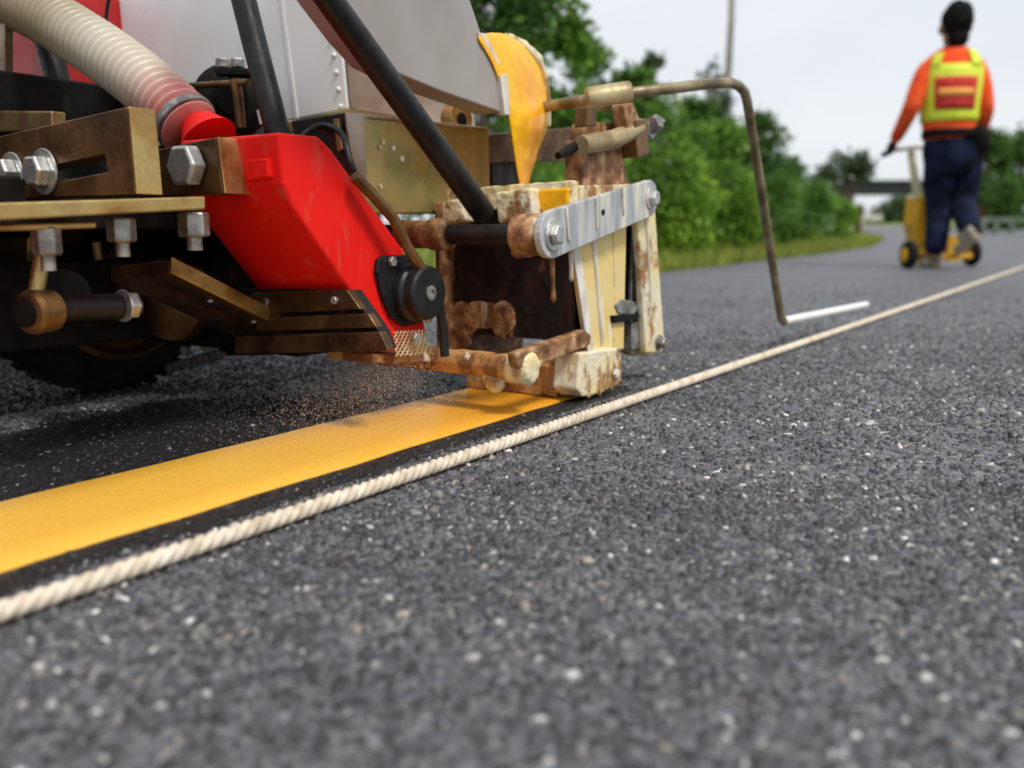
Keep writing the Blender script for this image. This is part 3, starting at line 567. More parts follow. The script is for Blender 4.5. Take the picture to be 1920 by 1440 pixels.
jt = part("rod_joint", MB().lathe(jb + A(.02, 0, 0), (-1, .25, 0), [(.014, 0), (.020, .004), (.021, .026), (.017, .030), (.012, .030)], 22), 'brown', bev=0, smooth=40)
part("joint_socket", MB().lathe(jb + A(-.008, .004, 0), (-1, .25, 0), [(.014, 0), (.014, .004)], 18), 'black', jt, bev=0)
ax = part("steering_shaft", MB().tube([PV(80, 578, -.24), PV(255, 574, -.24)], .0135, 16), 'burnt', bev=0, smooth=50)
hexbolt(PV(232, 573, -.235), (1, 0, 0), .015, .014, 'steel', ax, washer=1.15, name="nut")
part("pulley", MB().lathe(PV(118, 552, -.27), (-.5, 1, 0), [(.020, 0), (.026, .003), (.022, .010), (.026, .016), (.01, .02)], 20), 'black', ax, bev=0, smooth=40)
wc = loc(ground(205, 727)); wheel_r = .185
wh = part("wheel", MB().lathe(A(wc[0], wc[1] - .045, wheel_r), (0, 1, 0), [(.09, 0), (wheel_r - .05, .0), (wheel_r - .016, .008), (wheel_r, .022), (wheel_r, .068), (wheel_r - .016, .082), (wheel_r - .05, .09), (wheel_r - .06, .082), (.09, .078)], 48), 'tyre', bev=0, smooth=40)
part("rim", MB().lathe(A(wc[0], wc[1] - .03, wheel_r), (0, 1, 0), [(.130, 0), (.136, .004), (.136, .086), (.128, .092), (.120, .07), (.04, .060), (.035, .095), (.02, .097)], 32), 'brown', wh, bev=0, smooth=40)
for k in range(44):
    a_ = 2 * math.pi * k / 44
    c_ = A(wc[0] + wheel_r * math.cos(a_), 0, wheel_r + wheel_r * math.sin(a_)); t_ = A(-math.sin(a_), 0, math.cos(a_)) * .006; rr = A(math.cos(a_), 0, math.sin(a_)) * .004
    if math.sin(a_) < 0.3: part("tread_block", MB().prism([c_ + A(0, wc[1] - .04, 0) - t_ - rr, c_ + A(0, wc[1] - .04, 0) + t_ - rr, c_ + A(0, wc[1] - .04, 0) + t_ + rr * .55, c_ + A(0, wc[1] - .04, 0) - t_ + rr * .55], (0, .08, 0)), 'tyre', wh, bev=0)
ch = part("chassis", MB().prism([A(-.55, -.78, .075), A(-.05, -.78, .075), A(.05, -.78, .20), A(.05, -.78, .46), A(-.78, -.78, .46), A(-.78, -.78, .13)], (0, .10, 0)), 'black', bev=0.004)
part("chassis_beam", MB().box((-.80, -.68, .24), (-.10, -.40, .30)), 'black', ch, bev=0.003)
part("chassis_beam", MB().box((-.28, -.68, .07), (-.22, -.28, .26)), 'black', ch, bev=0.003)
part("chassis_beam", MB().box((-.66, -.56, .09), (-.30, -.50, .20)), 'black', ch, bev=0.003)
part("side_panel", MB().prism(poly_u([(-140, 440), (52, 444), (50, 498), (-140, 500)], -.50), (.02, 0, 0)), M_['olive'], bev=0.002)
part("drive_chain_guard", MB().prism(poly_u([(-140, 640), (60, 676), (120, 660), (110, 610), (-140, 590)], -.24), (.03, 0, 0)), 'black', bev=0.003)
for x, y in ((58, 656), (352, 655)):
    part("grease_fitting", MB().lathe(PU(x, y, -.24), (-1, .4, 0), [(.010, 0), (.010, .006), (.006, .012)], 12), 'steel', bev=0, smooth=40)
part("linkage_end", MB().prism(poly_u([(372, 648), (396, 632), (404, 652), (380, 660)], -.26), (.01, 0, 0)), 'mesh', bev=0.001)

for x0, y0, x1, y1, k in ((-40, 652, 118, 690, 14), (318, 692, 420, 662, 9)):
    mb = MB()
    for i in range(k):
        q_ = (i + .5) / k; p_ = PU(x0 + (x1 - x0) * q_, y0 + (y1 - y0) * q_, -.245); mb.lathe(p_, (-1, 0, 0), [(.006, 0), (.0085, .001), (.0085, .009), (.006, .010)], 8); mb.box(tuple(p_ - A(.001, .011, .003)), tuple(p_ + A(.004, .011, .003)))
    tag(part("drive_chain", mb, 'nut', bev=0), kind='stuff')
part("stay_rod", MB().tube([PU(70, 596, -.46), PU(108, 610, -.44), PU(150, 604, -.42)], .0065, 10), 'brown', bev=0, smooth=60)
part("spring_rod", MB().tube([PU(180, 452, -.42), PU(196, 560, -.40)], .006, 10), 'bronze', bev=0, smooth=60)
part("brake_lever", MB().prism(poly_u([(150, 500), (176, 492), (262, 548), (256, 562)], -.40), (.006, 0, 0)), 'brown', bev=0.0015)
part("gear_case", MB().lathe(PU(330, 560, -.32), (-1, .3, 0), [(.05, -.03), (.062, 0), (.058, .02), (.03, .026), (.012, .036)], 24), 'brown', bev=0, smooth=40)
part("mount_strap", MB().prism(poly_u([(-60, 508), (120, 520), (120, 532), (-60, 524)], -.42), (.008, 0, 0)), 'olive', bev=0.001)
for x, y in ((118, 545), (20, 516), (100, 526)): hexbolt(PU(x, y, -.43), (-1, .2, 0), .008, .007, 'steel', None, washer=1.3)

# --- body above: white kettle box, brass side panel, chute, red cover
kt = part("kettle", MB().prism(poly_u([(180, -420), (560, -420), (640, 80), (652, 205), (535, 228), (430, 246), (180, 290)], -.16), (.30, 0, 0)), 'white', bev=0.003)
part("kettle_side", MB().prism([PU(562, -420, -.16) + A(.002, .002, 0), PU(641, 80, -.16) + A(.002, .002, 0), PU(653, 205, -.16) + A(.002, .002, 0), PU(653, 205, -.16) + A(.30, .002, .0), PU(641, 80, -.16) + A(.30, .002, 0), PU(562, -420, -.16) + A(.30, .002, 0)], (0, .003, 0)), 'brownsteel', kt, bev=0.001)
for i in range(6): part("rivet", MB().lathe(PU(632 + i * 4.2 - 14, 40 + i * 32, -.1605), (-1, 0, 0), [(.0042, 0), (.0038, .0016), (.002, .0026)], 12), 'white', kt, bev=0, smooth=60)
part("kettle_seam", MB().prism(poly_u([(470, -420), (476, -420), (560, 222), (554, 223)], -.1605), (-.0012, 0, 0)), 'white', kt, bev=0.0004)
bx = part("frame_box", MB().prism(poly_v([(658, 214), (918, 240), (920, 400), (700, 402), (662, 380)], -.19), (0, -.14, 0)), 'olive', bev=0.003)
part("box_flange", MB().prism(poly_v([(650, 210), (684, 212), (690, 360), (664, 350)], -.184), (0, -.004, 0)), 'brownsteel', bx, bev=0.001)
part("box_back", MB().prism(poly_u([(545, 226), (652, 210), (660, 345), (560, 300)], PV(658, 214, -.19)[0] - .004), (.02, 0, 0)), 'burnt', bx, bev=0.002)
part("back_strap", MB().prism(poly_u([(624, 224), (634, 222), (642, 280), (632, 284)], PV(658, 214, -.19)[0] - .012), (.006, 0, 0)), 'gold', bx, bev=0.001)
for x, y in ((718, 266), (738, 278), (754, 298), (712, 276), (714, 350)):
    part("paint_spot", MB().lathe(PV(x, y, -.1895), (0, 1, 0), [(.0042, 0), (.0036, .0010)], 10), 'cream', bx, bev=0)
part("frame_beam", MB().prism(poly_v([(915, 252), (1120, 236), (1120, 300), (915, 306)], -.19), (0, -.06, 0)), 'brown', bev=0.002)
part("beam_drop", MB().prism(poly_v([(922, 300), (985, 300), (985, 360), (922, 360)], -.20), (0, -.04, 0)), 'burnt', bev=0.002)
lg = part("lifting_lug", MB().prism(oval(PV(866, 222, -.21), .028, .024, 0), (0, -.02, 0)), 'gold', bev=0.002)
part("lug_hole", MB().prism(oval(PV(866, 224, -.2095), .012, .010, 0), (0, .0006, 0)), 'black', lg, bev=0)
vc = -.115
cht = part("paint_chute", MB().prism(poly_v([(590, -40), (868, -40), (908, 80), (924, 118), (934, 160), (944, 212), (830, 172), (742, 136), (712, 120), (668, 70), (617, 0)], vc), (0, -.046, 0)), 'chute', bev=0.002)
lipp = [(896, 62), (908, 80), (926, 118), (938, 165), (948, 215)]
part("chute_lip", MB().prism(poly_v(lipp + [(950, 215), (948, 165), (938, 118), (920, 80), (908, 62)], vc + .002), (0, -.014, 0)), 'liner', cht, bev=0.0008)
part("chute_lip", MB().prism(poly_v([(938, 140), (952, 140), (958, 216), (947, 215)], vc + .006), (0, -.010, 0)), 'liner', cht, bev=0.0008)
rc = part("engine_cover", MB().prism(poly_u([(-140, -40), (70, -40), (92, 168), (84, 180), (-140, 180)], -.30), (.30, 0, 0)), 'darkred', bev=0.006)
part("cover_base", MB().prism(poly_u([(-140, 178), (260, 160), (260, 260), (-140, 300)], -.26), (.25, 0, 0)), 'black', bev=0.002)
part("cover_edge", MB().prism(poly_u([(-140, 176), (225, 158), (225, 168), (-140, 186)], -.268), (.006, 0, 0)), 'brownsteel', bev=0.001)
part("cover_post", MB().prism(poly_u([(-4, -40), (9, -40), (9, 232), (-4, 232)], -.42), (.012, 0, 0)), 'brownsteel', bev=0.001)
part("tool_plate", MB().prism(poly_u([(-140, 208), (96, 208), (98, 246), (-140, 250)], -.45), (.02, 0, 0)), 'gold', bev=0.002)
part("black_hose", MB().tube([PU(112, 240, -.34), PU(116, 200, -.34), PU(108, 150, -.34), PU(86, 70, -.34), PU(50, -40, -.34)], .0185, 16), 'rubber', bev=0, smooth=60)
# out of view: rear box and lid added to block low sky light; underbody
kp = PU(400, 40, -.16)
part("rear_sky_blocker", MB().box((-1.45, -1.25, .08), (-.82, -.27, .40)), 'darkred', bev=0.02)  # unseen box added to darken rear faces and the ground below
part("rear_blocker_lid", MB().box((-1.50, -1.28, .40), (-.80, -.25, .43)), 'black', bev=0.004)
part("belly_pan", MB().box((-.50, -1.15, .24), (.25, -.80, .30)), 'black', bev=0.003)
part("cross_beam", MB().box((-1.0, -1.10, .30), (.10, -1.02, .40)), 'black', bev=0.003)
# ribbed hose into the bead box
def hose(name, path, r0, mat, n_per=4, pitch=.0105, parent=None):
    pts = [np.array(p) for p in path]; seg = [0]
    for i in range(len(pts) - 1): seg.append(seg[-1] + np.linalg.norm(pts[i + 1] - pts[i]))
    L_ = seg[-1]; k = int(L_ / pitch * n_per); P, rr = [], []
    for i in range(k + 1):
        s_ = L_ * i / k; P.append(A(*[np.interp(s_, seg, [p[j] for p in pts]) for j in range(3)]))
        rr.append(r0 * (1.0 - 0.17 * (0.5 - 0.5 * math.cos(2 * math.pi * i / n_per))))
    return part(name, MB().tube(P, rr, 24), mat, parent, bev=0, smooth=80)
def curve(ctrl, n=40):
    ctrl = [np.array(c) for c in ctrl]; ctrl = [2 * ctrl[0] - ctrl[1]] + ctrl + [2 * ctrl[-1] - ctrl[-2]]; P = []
    for i in range(1, len(ctrl) - 2):
        for k in range(n):
            t_ = k / n; a_, b_, c_, d_ = ctrl[i - 1:i + 3]
            P.append(.5 * (2 * b_ + (c_ - a_) * t_ + (2 * a_ - 5 * b_ + 4 * c_ - d_) * t_ ** 2 + (3 * b_ - 3 * c_ + d_ - a_) * t_ ** 3))
    P.append(ctrl[-2]); return P
hp = curve([A(-.98, -.52, .44), A(-.86, -.50, .60), PU(-120, -48, -.42), PU(40, 8, -.40), PU(168, 82, -.395), PU(262, 150, -.39), PU(318, 200, -.387), PU(356, 240, -.385)], 16)
hm, t, b = nodes("ribbed_hose_plastic")          # milky plastic, red bead dust inside its lower end
tc = t.nodes.new("ShaderNodeTexCoord"); vd_ = t.nodes.new("ShaderNodeVectorMath"); vd_.operation = 'DISTANCE'
e_ = PU(366, 252, -.385); vd_.inputs[1].default_value = (e_[0], -e_[1], e_[2]); t.links.new(tc.outputs['Object'], vd_.inputs[0])
nz = t.nodes.new("ShaderNodeTexNoise"); nz.inputs['Scale'].default_value = 45; nz.inputs['Detail'].default_value = 4; t.links.new(tc.outputs['Object'], nz.inputs['Vector'])
ma = t.nodes.new("ShaderNodeMath"); ma.operation = 'MULTIPLY_ADD'; ma.inputs[1].default_value = .06; t.links.new(nz.outputs['Fac'], ma.inputs[0]); t.links.new(vd_.outputs['Value'], ma.inputs[2])
rp_ = ramp(t, [(.035, (.70, .06, .06)), (.085, (.66, .30, .26)), (.14, (.66, .58, .48)), (.22, (.60, .56, .46)), (.34, (.36, .30, .20))])
t.links.new(ma.outputs[0], rp_.inputs['Fac']); t.links.new(rp_.outputs['Color'], b.inputs['Base Color']); b.inputs['Roughness'].default_value = .28
b.inputs['Subsurface Weight'].default_value = 0.0
hs = hose("ribbed_hose", hp, .0385, hm, n_per=8, pitch=.0125)
# valve behind
vp = part("valve_body", MB().lathe(PU(432, 192, -.24), (-.6, .8, 0), [(.03, -.05), (.052, -.03), (.052, .01), (.040, .02), (.022, .022), (.02, .03)], 28), 'black', bev=0, smooth=40)
part("valve_flange", MB().prism(poly_u([(404, 128), (470, 128), (470, 140), (404, 140)], -.28), (.04, 0, 0)), 'black', vp, bev=0.001)
for x in (418, 446): hexbolt(PU(x, 128, -.26), (0, 0, 1), .010, .013, 'nut', vp, washer=0)
part("valve_stem", MB().tube([PU(440, 150, -.31), PU(446, 175, -.31), PU(452, 240, -.31)], .007, 10), 'brown', vp, bev=0, smooth=60)
part("tie_rod", MB().tube([PU(345, 162, -.31), PU(466, 154, -.31)], .0045, 10), 'brown', bev=0, smooth=60)
part("rear_clip", MB().prism(poly_u([(480, 206), (488, 206), (494, 232), (486, 234)], -.31), (.008, 0, 0)), 'liner', bev=0.001)
part("wire_clip", MB().prism(poly_u([(288, 262), (306, 254), (310, 268), (292, 276)], -.41), (.01, 0, 0)), 'liner', bev=0.001)

for q_ in (.28, .55, .80):
    hexbolt(e0[2] * (1 - q_) + (e0[2] + dvec) * q_ + A(0, -.018, -.0015), (0, 0, -1), .0045, .004, 'nut', None, washer=0)
part("hose_clamp", MB().lathe(hp[-7], hp[-5] - hp[-9], [(.0395, 0), (.0405, .001), (.0405, .009), (.0395, .010)], 28), 'nut', hs, bev=0, smooth=40)
part("control_wire", MB().tube(curve([PU(250, 300, -.44), PU(292, 262, -.42), PU(300, 210, -.40), PU(240, 170, -.36), PU(200, 60, -.34), PU(210, -40, -.34)], 10), .0026, 8), 'rubber', bev=0, smooth=60)
part("fuel_line", MB().tube(curve([PU(560, 262, -.30), PU(600, 236, -.27), PU(640, 250, -.28), PU(656, 300, -.29), PU(672, 340, -.28)], 10), .0042, 10), 'rubber', bev=0, smooth=60)
part("weld_bead", MB().tube([PV(662 + i * 8, 215 + i * .85 + (i % 2) * .8, -.188) for i in range(32)], [.0022 + .0008 * (i % 2) for i in range(32)], 8), 'brownsteel', bx, bev=0, smooth=60)
# --- guide arm: bent rod in a clamp in front of the shoe
vg = .075
pr_ = [PV(950, 214, -.19), PV(1030, 199, -.13), PV(1096, 188, -.045), PV(1190, 174, .015), PV(1330, 157, vg), PV(1368, 155, vg)]
bendA = [PV(1384, 160, vg), PV(1396, 172, vg), PV(1401, 190, vg)]
down = [PV(1412, 260, vg), PV(1440, 440, vg), PV(1462, 582, vg)]
bendB = [PV(1465, 596, vg), PV(1470, 604, vg)]
gr = part("guide_arm", MB().tube(pr_ + bendA + down + bendB, 0.0085, 14), 'arm', bev=0, smooth=70)
tipA, tipB = PV(1470, 602, vg), PV(1624, 571, vg + .03)
part("guide_pointer", MB().tube([tipA, tipB], [.0085, .0080], 14), 'white', gr, bev=0, smooth=60)
ca, cb_ = PV(1098, 188, -.043), PV(1184, 175, .012)
cs = part("arm_clamp", MB().tube([ca, ca * .95 + cb_ * .05, ca * .05 + cb_ * .95, cb_], [.015, .0185, .0185, .016], 20), 'bronze', bev=0, smooth=40)
part("clamp_post", MB().prism(poly_v([(1102, 200), (1118, 200), (1120, 236), (1100, 238)], .016), (0, -.02, 0)), 'brown', cs, bev=0.002)
part("clamp_post", MB().prism(poly_v([(1168, 196), (1188, 192), (1204, 236), (1176, 240)], .020), (0, -.02, 0)), 'rust', cs, bev=0.002)
part("clamp_bar", MB().tube([PV(1088, 272, .01), PV(1150, 262, .01), PV(1196, 240, .01)], [.013, .014, .013], 16), 'bronze', cs, bev=0, smooth=50)
part("clamp_cheek", MB().prism(poly_v([(1094, 232), (1180, 226), (1206, 222), (1206, 296), (1180, 296), (1160, 262), (1090, 268)], -.01), (0, -.02, 0)), 'rust', cs, bev=0.002)
part("clamp_end", MB().prism(poly_v([(1190, 226), (1214, 222), (1218, 290), (1196, 296)], .022), (0, -.03, 0)), 'brown', cs, bev=0.002)
hexbolt(PV(1222, 236, .012), (1, .2, 0), .010, .02, 'nut', cs, washer=1.3, name="wing_screw")
part("wing_screw", MB().prism(poly_v([(1216, 232), (1234, 214), (1250, 226), (1236, 240), (1226, 262), (1218, 256)], .012), (0, -.008, 0)), 'nut', cs, bev=0.002)
part("lock_lever", MB().tube([PV(1046, 292, .0), PV(1066, 282, .0), PV(1090, 268, .0)], [.005, .008, .006], 10), 'black', cs, bev=0, smooth=60)
ps = part("arm_post", MB().prism(poly_v([(1090, 262), (1176, 258), (1170, 300), (1182, 352), (1094, 352)], -.004), (0, -.03, 0)), 'rust', bev=0.003); rough_up(ps, 0.0015, 0.012, 4)

# ------------------------------------------------------------------ molten paint running off the chute
rows = [  # left and right edge of the sheet down the photo, and its place across the machine
    (888, 58, 952, 60, .00), (900, 80, 982, 84, .00), (912, 98, 1002, 106, .00), (926, 125, 1016, 132, .00), (938, 160, 1024, 160, .0), (946, 190, 1026, 190, .0),
    (952, 215, 1028, 215, .0), (956, 232, 1028, 236, .0), (958, 246, 1022, 250, .0), (962, 272, 1012, 275, .0), (966, 300, 1004, 302, .0), (970, 325, 997, 326, .0), (975, 346, 990, 346, .0), (978, 372, 989, 372, .0)]
vs_, fs_ = [], []; K = 10
for i, (x0, y0, x1, y1, dv) in enumerate(rows):
    a_, b_ = PV(x0, y0, vc + .004), PV(x1, y1, vc - .03)
    for s_ in (0, 1):
        for k in range(K):
            t_ = k / (K - 1); q_ = a_ * (1 - t_) + b_ * t_; bulge = math.sin(math.pi * t_) * (.020 if 5 < i < 9 else .010 if i > 6 else .005)
            q_ = q_ + A(-.4, .8, 0) * bulge * (1 if s_ == 0 else -.6) + (A(.006, -.004, 0) if s_ else 0); vs_.append(q_)
n_r = len(rows)
for i in range(n_r - 1):
    for k in range(K - 1):
        a_ = i * 2 * K + k; fs_ += [(a_, a_ + 1, a_ + 1 + 2 * K, a_ + 2 * K), (a_ + K, a_ + K + 2 * K, a_ + K + 1 + 2 * K, a_ + K + 1)]
    a_ = i * 2 * K; fs_ += [(a_, a_ + 2 * K, a_ + 3 * K, a_ + K), (a_ + K - 1, a_ + 2 * K - 1, a_ + 4 * K - 1, a_ + 3 * K - 1)]
fs_ += [tuple(list(range(K)) + list(range(2 * K - 1, K - 1, -1))), tuple((n_r - 1) * 2 * K + j for j in (list(range(K)) + list(range(2 * K - 1, K - 1, -1))))]
flow = obj("paint_stream", None); flow.location = mach.location; flow.rotation_euler = mach.rotation_euler
tag(flow, "stream of molten yellow paint pouring from the grey chute into the shoe", "paint")
st = part("poured_sheet", MB().add(vs_, fs_), 'paint', flow, bev=0, smooth=70); st.modifiers.new("sub", 'SUBSURF').levels = 2; st.modifiers["sub"].render_levels = 2; tx = bpy.data.textures.new("ripples", 'CLOUDS'); tx.noise_scale = .022; dm = st.modifiers.new("ripples", 'DISPLACE'); dm.texture = tx; dm.strength = .0045; dm.mid_level = .5; dm.texture_coords = 'LOCAL'
edge = part("cooled_edge", MB().tube([PV(950, 66, vc - .035), PV(982, 86, vc - .035), PV(1006, 112, vc - .035), PV(1020, 146, vc - .035), PV(1026, 190, vc - .035), PV(1028, 236, vc - .035)], [.005, .008, .009, .007, .005, .003], 12), 'cream', flow, bev=0, smooth=70)
rough_up(edge, .008, .015, 2)

# glass beads falling from the dispenser
m_bead = MAT("glass_beads", [(0.3, (0.30, 0.20, 0.14)), (0.7, (0.60, 0.46, 0.34))], 300, rough=0.2)
g = np.random.default_rng(11); mb = MB()
ico = [(0, 0, 1), (1, 0, 0), (0, 1, 0), (-1, 0, 0), (0, -1, 0), (0, 0, -1)]; icf = [(0, 1, 2), (0, 2, 3), (0, 3, 4), (0, 4, 1), (5, 2, 1), (5, 3, 2), (5, 4, 3), (5, 1, 4)]
for i in range(6500):
    w_ = g.uniform(0.002, 0.082); sp2 = 0.014 + (0.082 - w_) * 1.1
    u_ = -.235 + g.normal(0, 1) * sp2 * .8 - (0.082 - w_) * 1.2; v_ = -.16 + g.uniform(-1, 1) * .06 + g.normal(0, 1) * sp2 * .35
    r_ = g.uniform(.00040, .00075); c_ = A(u_, v_, w_); mb.add([c_ + r_ * np.array(q_) for q_ in ico], icf)
bd = part("falling_glass_beads", mb, m_bead, mach, bev=0); bd.parent = None; bd.location = mach.location; bd.rotation_euler = mach.rotation_euler
tag(bd, "fine spray of glass beads falling below the red dispenser", "beads", kind='stuff')

# ------------------------------------------------------------------ worker walking ahead with a marking cart
def skin(name, verts, edges, radii, mat, parent, root=0, sub=2):
    me = bpy.data.meshes.new(name); org = parent.location if parent else Vector((0, 0, 0))
    me.from_pydata([tuple(Vector(v) - org) for v in verts], edges, [])
    o = obj(name, me, mat, parent)
    o.modifiers.new("skin", 'SKIN').use_smooth_shade = True
    for i, d in enumerate(me.skin_vertices[0].data):
        r_ = radii[i]; d.radius = (r_, r_) if not hasattr(r_, '__len__') else r_; d.use_root = (i == root)
    s = o.modifiers.new("sub", 'SUBSURF'); s.levels = s.render_levels = sub
    return o
m_skin = MAT("skin", [(0.3, (0.26, 0.13, 0.08)), (0.7, (0.32, 0.17, 0.11))], 30, rough=0.55)
m_shirt = MAT("orange_shirt", [(0.3, (0.78, 0.075, 0.02)), (0.7, (0.88, 0.13, 0.035))], 14, rough=0.85, bump=0.9, bscale=24, spec=0.1)
m_vest = MAT("lime_reflective_band", [(0.3, (0.62, 0.74, 0.03)), (0.7, (0.74, 0.80, 0.06))], 14, rough=0.6, bump=0.9, bscale=24)
m_vred = MAT("red_vest_panel", [(0.3, (0.48, 0.02, 0.015)), (0.7, (0.58, 0.035, 0.02))], 14, rough=0.8)
m_vor = MAT("orange_vest_print", [(0.3, (0.85, 0.30, 0.05)), (0.7, (0.85, 0.38, 0.08))], 14, rough=0.8)
m_jean = MAT("navy_denim", [(0.3, (0.004, 0.006, 0.014)), (0.7, (0.012, 0.020, 0.048))], 12, rough=0.9, bump=0.9, bscale=24, spec=0.1)
m_glove = MAT("dark_glove", [(0.3, (0.015, 0.012, 0.012)), (0.7, (0.04, 0.03, 0.03))], 30, rough=0.8)
m_hair = MAT("black_hair", [(0.3, (0.004, 0.003, 0.003)), (0.7, (0.012, 0.010, 0.009))], 60, stretch=(1, 1, .2), rough=0.8, bump=0.8, spec=0.1)
m_shoe = MAT("dusty_shoe", [(0.3, (0.18, 0.15, 0.11)), (0.7, (0.32, 0.28, 0.22))], 30, rough=0.8)
m_sole = MAT("pale_sole", [(0.3, (0.22, 0.16, 0.11)), (0.7, (0.34, 0.27, 0.20))], 30, rough=0.8, bump=0.3)

wk = obj("person", None); wk.location = ground(1752, 500); WZ = Vector(wk.location)
tag(wk, "worker in orange shirt and lime reflective vest walking away behind a yellow cart", "person")
D = 5.9
J = dict(pel=at(1787, 264, D), sp=at(1787, 215, D), chest=at(1786, 160, D), nb=at(1789, 100, D), hd=at(1791, 56, D - .02), tp=at(1793, 26, D),
         ls=at(1740, 120, D), le=at(1708, 205, D - .04), lw=at(1677, 265, D + .22), rs=at(1832, 116, D), re=at(1848, 205, D - .06), rw=at(1836, 252, D + .20),
         lh=at(1762, 276, D), lk=at(1762, 385, D + .10), la=at(1751, 480, D - .02), rh=at(1812, 276, D), rk=at(1804, 382, D + .05), ra=at(1824, 446, D - .30))
nm = ['pel', 'sp', 'chest', 'nb', 'hd', 'tp', 'ls', 'le', 'lw', 'rs', 're', 'rw', 'lh', 'lk', 'la', 'rh', 'rk', 'ra']; ix = {k: i for i, k in enumerate(nm)}
ed = [('pel', 'sp'), ('sp', 'chest'), ('chest', 'nb'), ('nb', 'hd'), ('hd', 'tp'), ('chest', 'ls'), ('ls', 'le'), ('le', 'lw'), ('chest', 'rs'), ('rs', 're'), ('re', 'rw'),
      ('pel', 'lh'), ('lh', 'lk'), ('lk', 'la'), ('pel', 'rh'), ('rh', 'rk'), ('rk', 'ra')]
rad = dict(pel=.05, sp=.06, chest=.07, nb=.05, hd=.088, tp=.062, ls=.045, le=.034, lw=.026, rs=.045, re=.034, rw=.026, lh=.05, lk=.045, la=.034, rh=.05, rk=.045, ra=.034)
body = skin("body", [J[k] for k in nm], [(ix[a], ix[b_]) for a, b_ in ed], [rad[k] for k in nm], m_skin, wk)
def skin_sub(name, keys, edges, rr, mat, extra=None):
    P = dict(J); P.update(extra or {}); i_ = {k: n for n, k in enumerate(keys)}
    return skin(name, [P[k] for k in keys], [(i_[a], i_[b_]) for a, b_ in edges], [rr[k] for k in keys], mat, wk)
J['hem'] = at(1788, 256, D); J['col'] = at(1789, 98, D)
shirt = skin_sub("shirt", ['sp', 'chest', 'hem', 'col', 'ls', 'le', 'lw', 'rs', 're', 'rw'],
                 [('hem', 'sp'), ('sp', 'chest'), ('chest', 'col'), ('chest', 'ls'), ('ls', 'le'), ('le', 'lw'), ('chest', 'rs'), ('rs', 're'), ('re', 'rw')],
                 dict(sp=.12, chest=.12, hem=.11, col=.075, ls=.074, le=.056, lw=.040, rs=.076, re=.060, rw=.044), m_shirt)
J['lm'] = at(1762, 335, D + .05); J['rm'] = at(1808, 335, D + .03); J['lc'] = at(1757, 438, D); J['rc'] = at(1814, 416, D - .14)
J['wst'] = at(1788, 252, D)
trs = skin_sub("trousers", ['pel', 'wst', 'lh', 'lm', 'lk', 'lc', 'la', 'rh', 'rm', 'rk', 'rc', 'ra'],
               [('wst', 'pel'), ('pel', 'lh'), ('lh', 'lm'), ('lm', 'lk'), ('lk', 'lc'), ('lc', 'la'), ('pel', 'rh'), ('rh', 'rm'), ('rm', 'rk'), ('rk', 'rc'), ('rc', 'ra')],
               dict(pel=.12, wst=.10, lh=.126, lm=.120, lk=.090, lc=.078, la=.066, rh=.126, rm=.116, rk=.090, rc=.076, ra=.060), m_jean)
# vest: a shell round the chest
def shell(rows, a0, a1, off, n=24):
    """rows: (photo row, half width, half depth, centre column); angle 0 looks back at the camera"""
    V, F_ = [], []
    for (py, hw, hd, px) in rows:
        c = at(px, py, D)
        for k in range(n + 1):
            a_ = a0 + (a1 - a0) * k / n
            V.append(tuple(c + Vector(((hw + off) * math.sin(a_), -(hd + off) * math.cos(a_), 0)) - WZ))
    m = n + 1
    for i in range(len(rows) - 1):
        for k in range(n): F_.append((i * m + k, i * m + k + 1, (i + 1) * m + k + 1, (i + 1) * m + k))
    return V, F_
def garment(name, rows, a0, a1, off, mat, parent, th=.006, n=24):
    V, F_ = shell(rows, a0, a1, off, n); me = bpy.data.meshes.new(name); me.from_pydata(V, [], F_)
    b_ = bmesh.new(); b_.from_mesh(me); bmesh.ops.remove_doubles(b_, verts=b_.verts, dist=1e-5); bmesh.ops.recalc_face_normals(b_, faces=b_.faces); b_.to_mesh(me); b_.free()
    me.polygons.foreach_set('use_smooth', [True] * len(me.polygons))
    o = obj(name, me, mat, parent); s = o.modifiers.new("thick", 'SOLIDIFY'); s.thickness = th; s.offset = 0
    return o
prof = [(98, .115, .095, 1789), (104, .14, .105, 1788), (112, .165, .118, 1787), (125, .178, .13, 1786), (140, .180, .14, 1784), (156, .178, .145, 1783), (180, .172, .145, 1781), (205, .164, .14, 1780), (220, .160, .137, 1779), (232, .158, .135, 1779)]
def rows_between(y0, y1, k=6):
    ys = [y0 + (y1 - y0) * i / k for i in range(k + 1)]; P = np.array(prof)
    return [(y, *[float(np.interp(y, P[:, 0], P[:, j])) for j in (1, 2, 3)]) for y in ys]
garment("shirt_body", [(92, .085, .075, 1790), (100, .12, .095, 1789), (110, .158, .115, 1788)] + rows_between(120, 232, 8) + [(246, .160, .135, 1781), (262, .166, .138, 1783)], -math.pi, math.pi, .0, m_shirt, shirt, n=40)
garment("trouser_seat", [(246, .158, .128, 1787), (262, .168, .138, 1786), (285, .176, .148, 1785), (306, .166, .140, 1784), (322, .145, .115, 1783), (332, .11, .08, 1783)], -math.pi, math.pi, .0, m_jean, trs, n=40)
vest = garment("vest", rows_between(126, 230, 10), -math.pi, math.pi, .010, m_vest, wk, n=40)
garment("vest_panel", rows_between(150, 210), R(-50), R(30), .017, m_vred, vest, .004)
garment("vest_print", rows_between(172, 186, 2), R(-42), R(22), .022, m_vor, vest, .002)
garment("vest_strap", rows_between(98, 130, 5), R(16), R(44), .014, m_vest, vest)
garment("vest_strap", rows_between(104, 130, 5), R(-60), R(-40), .014, m_vest, vest)
garment("belt", [(244, .172, .138, 1787), (252, .176, .142, 1787), (260, .178, .144, 1787)], -math.pi, math.pi, .012, m_hair, wk, n=36)
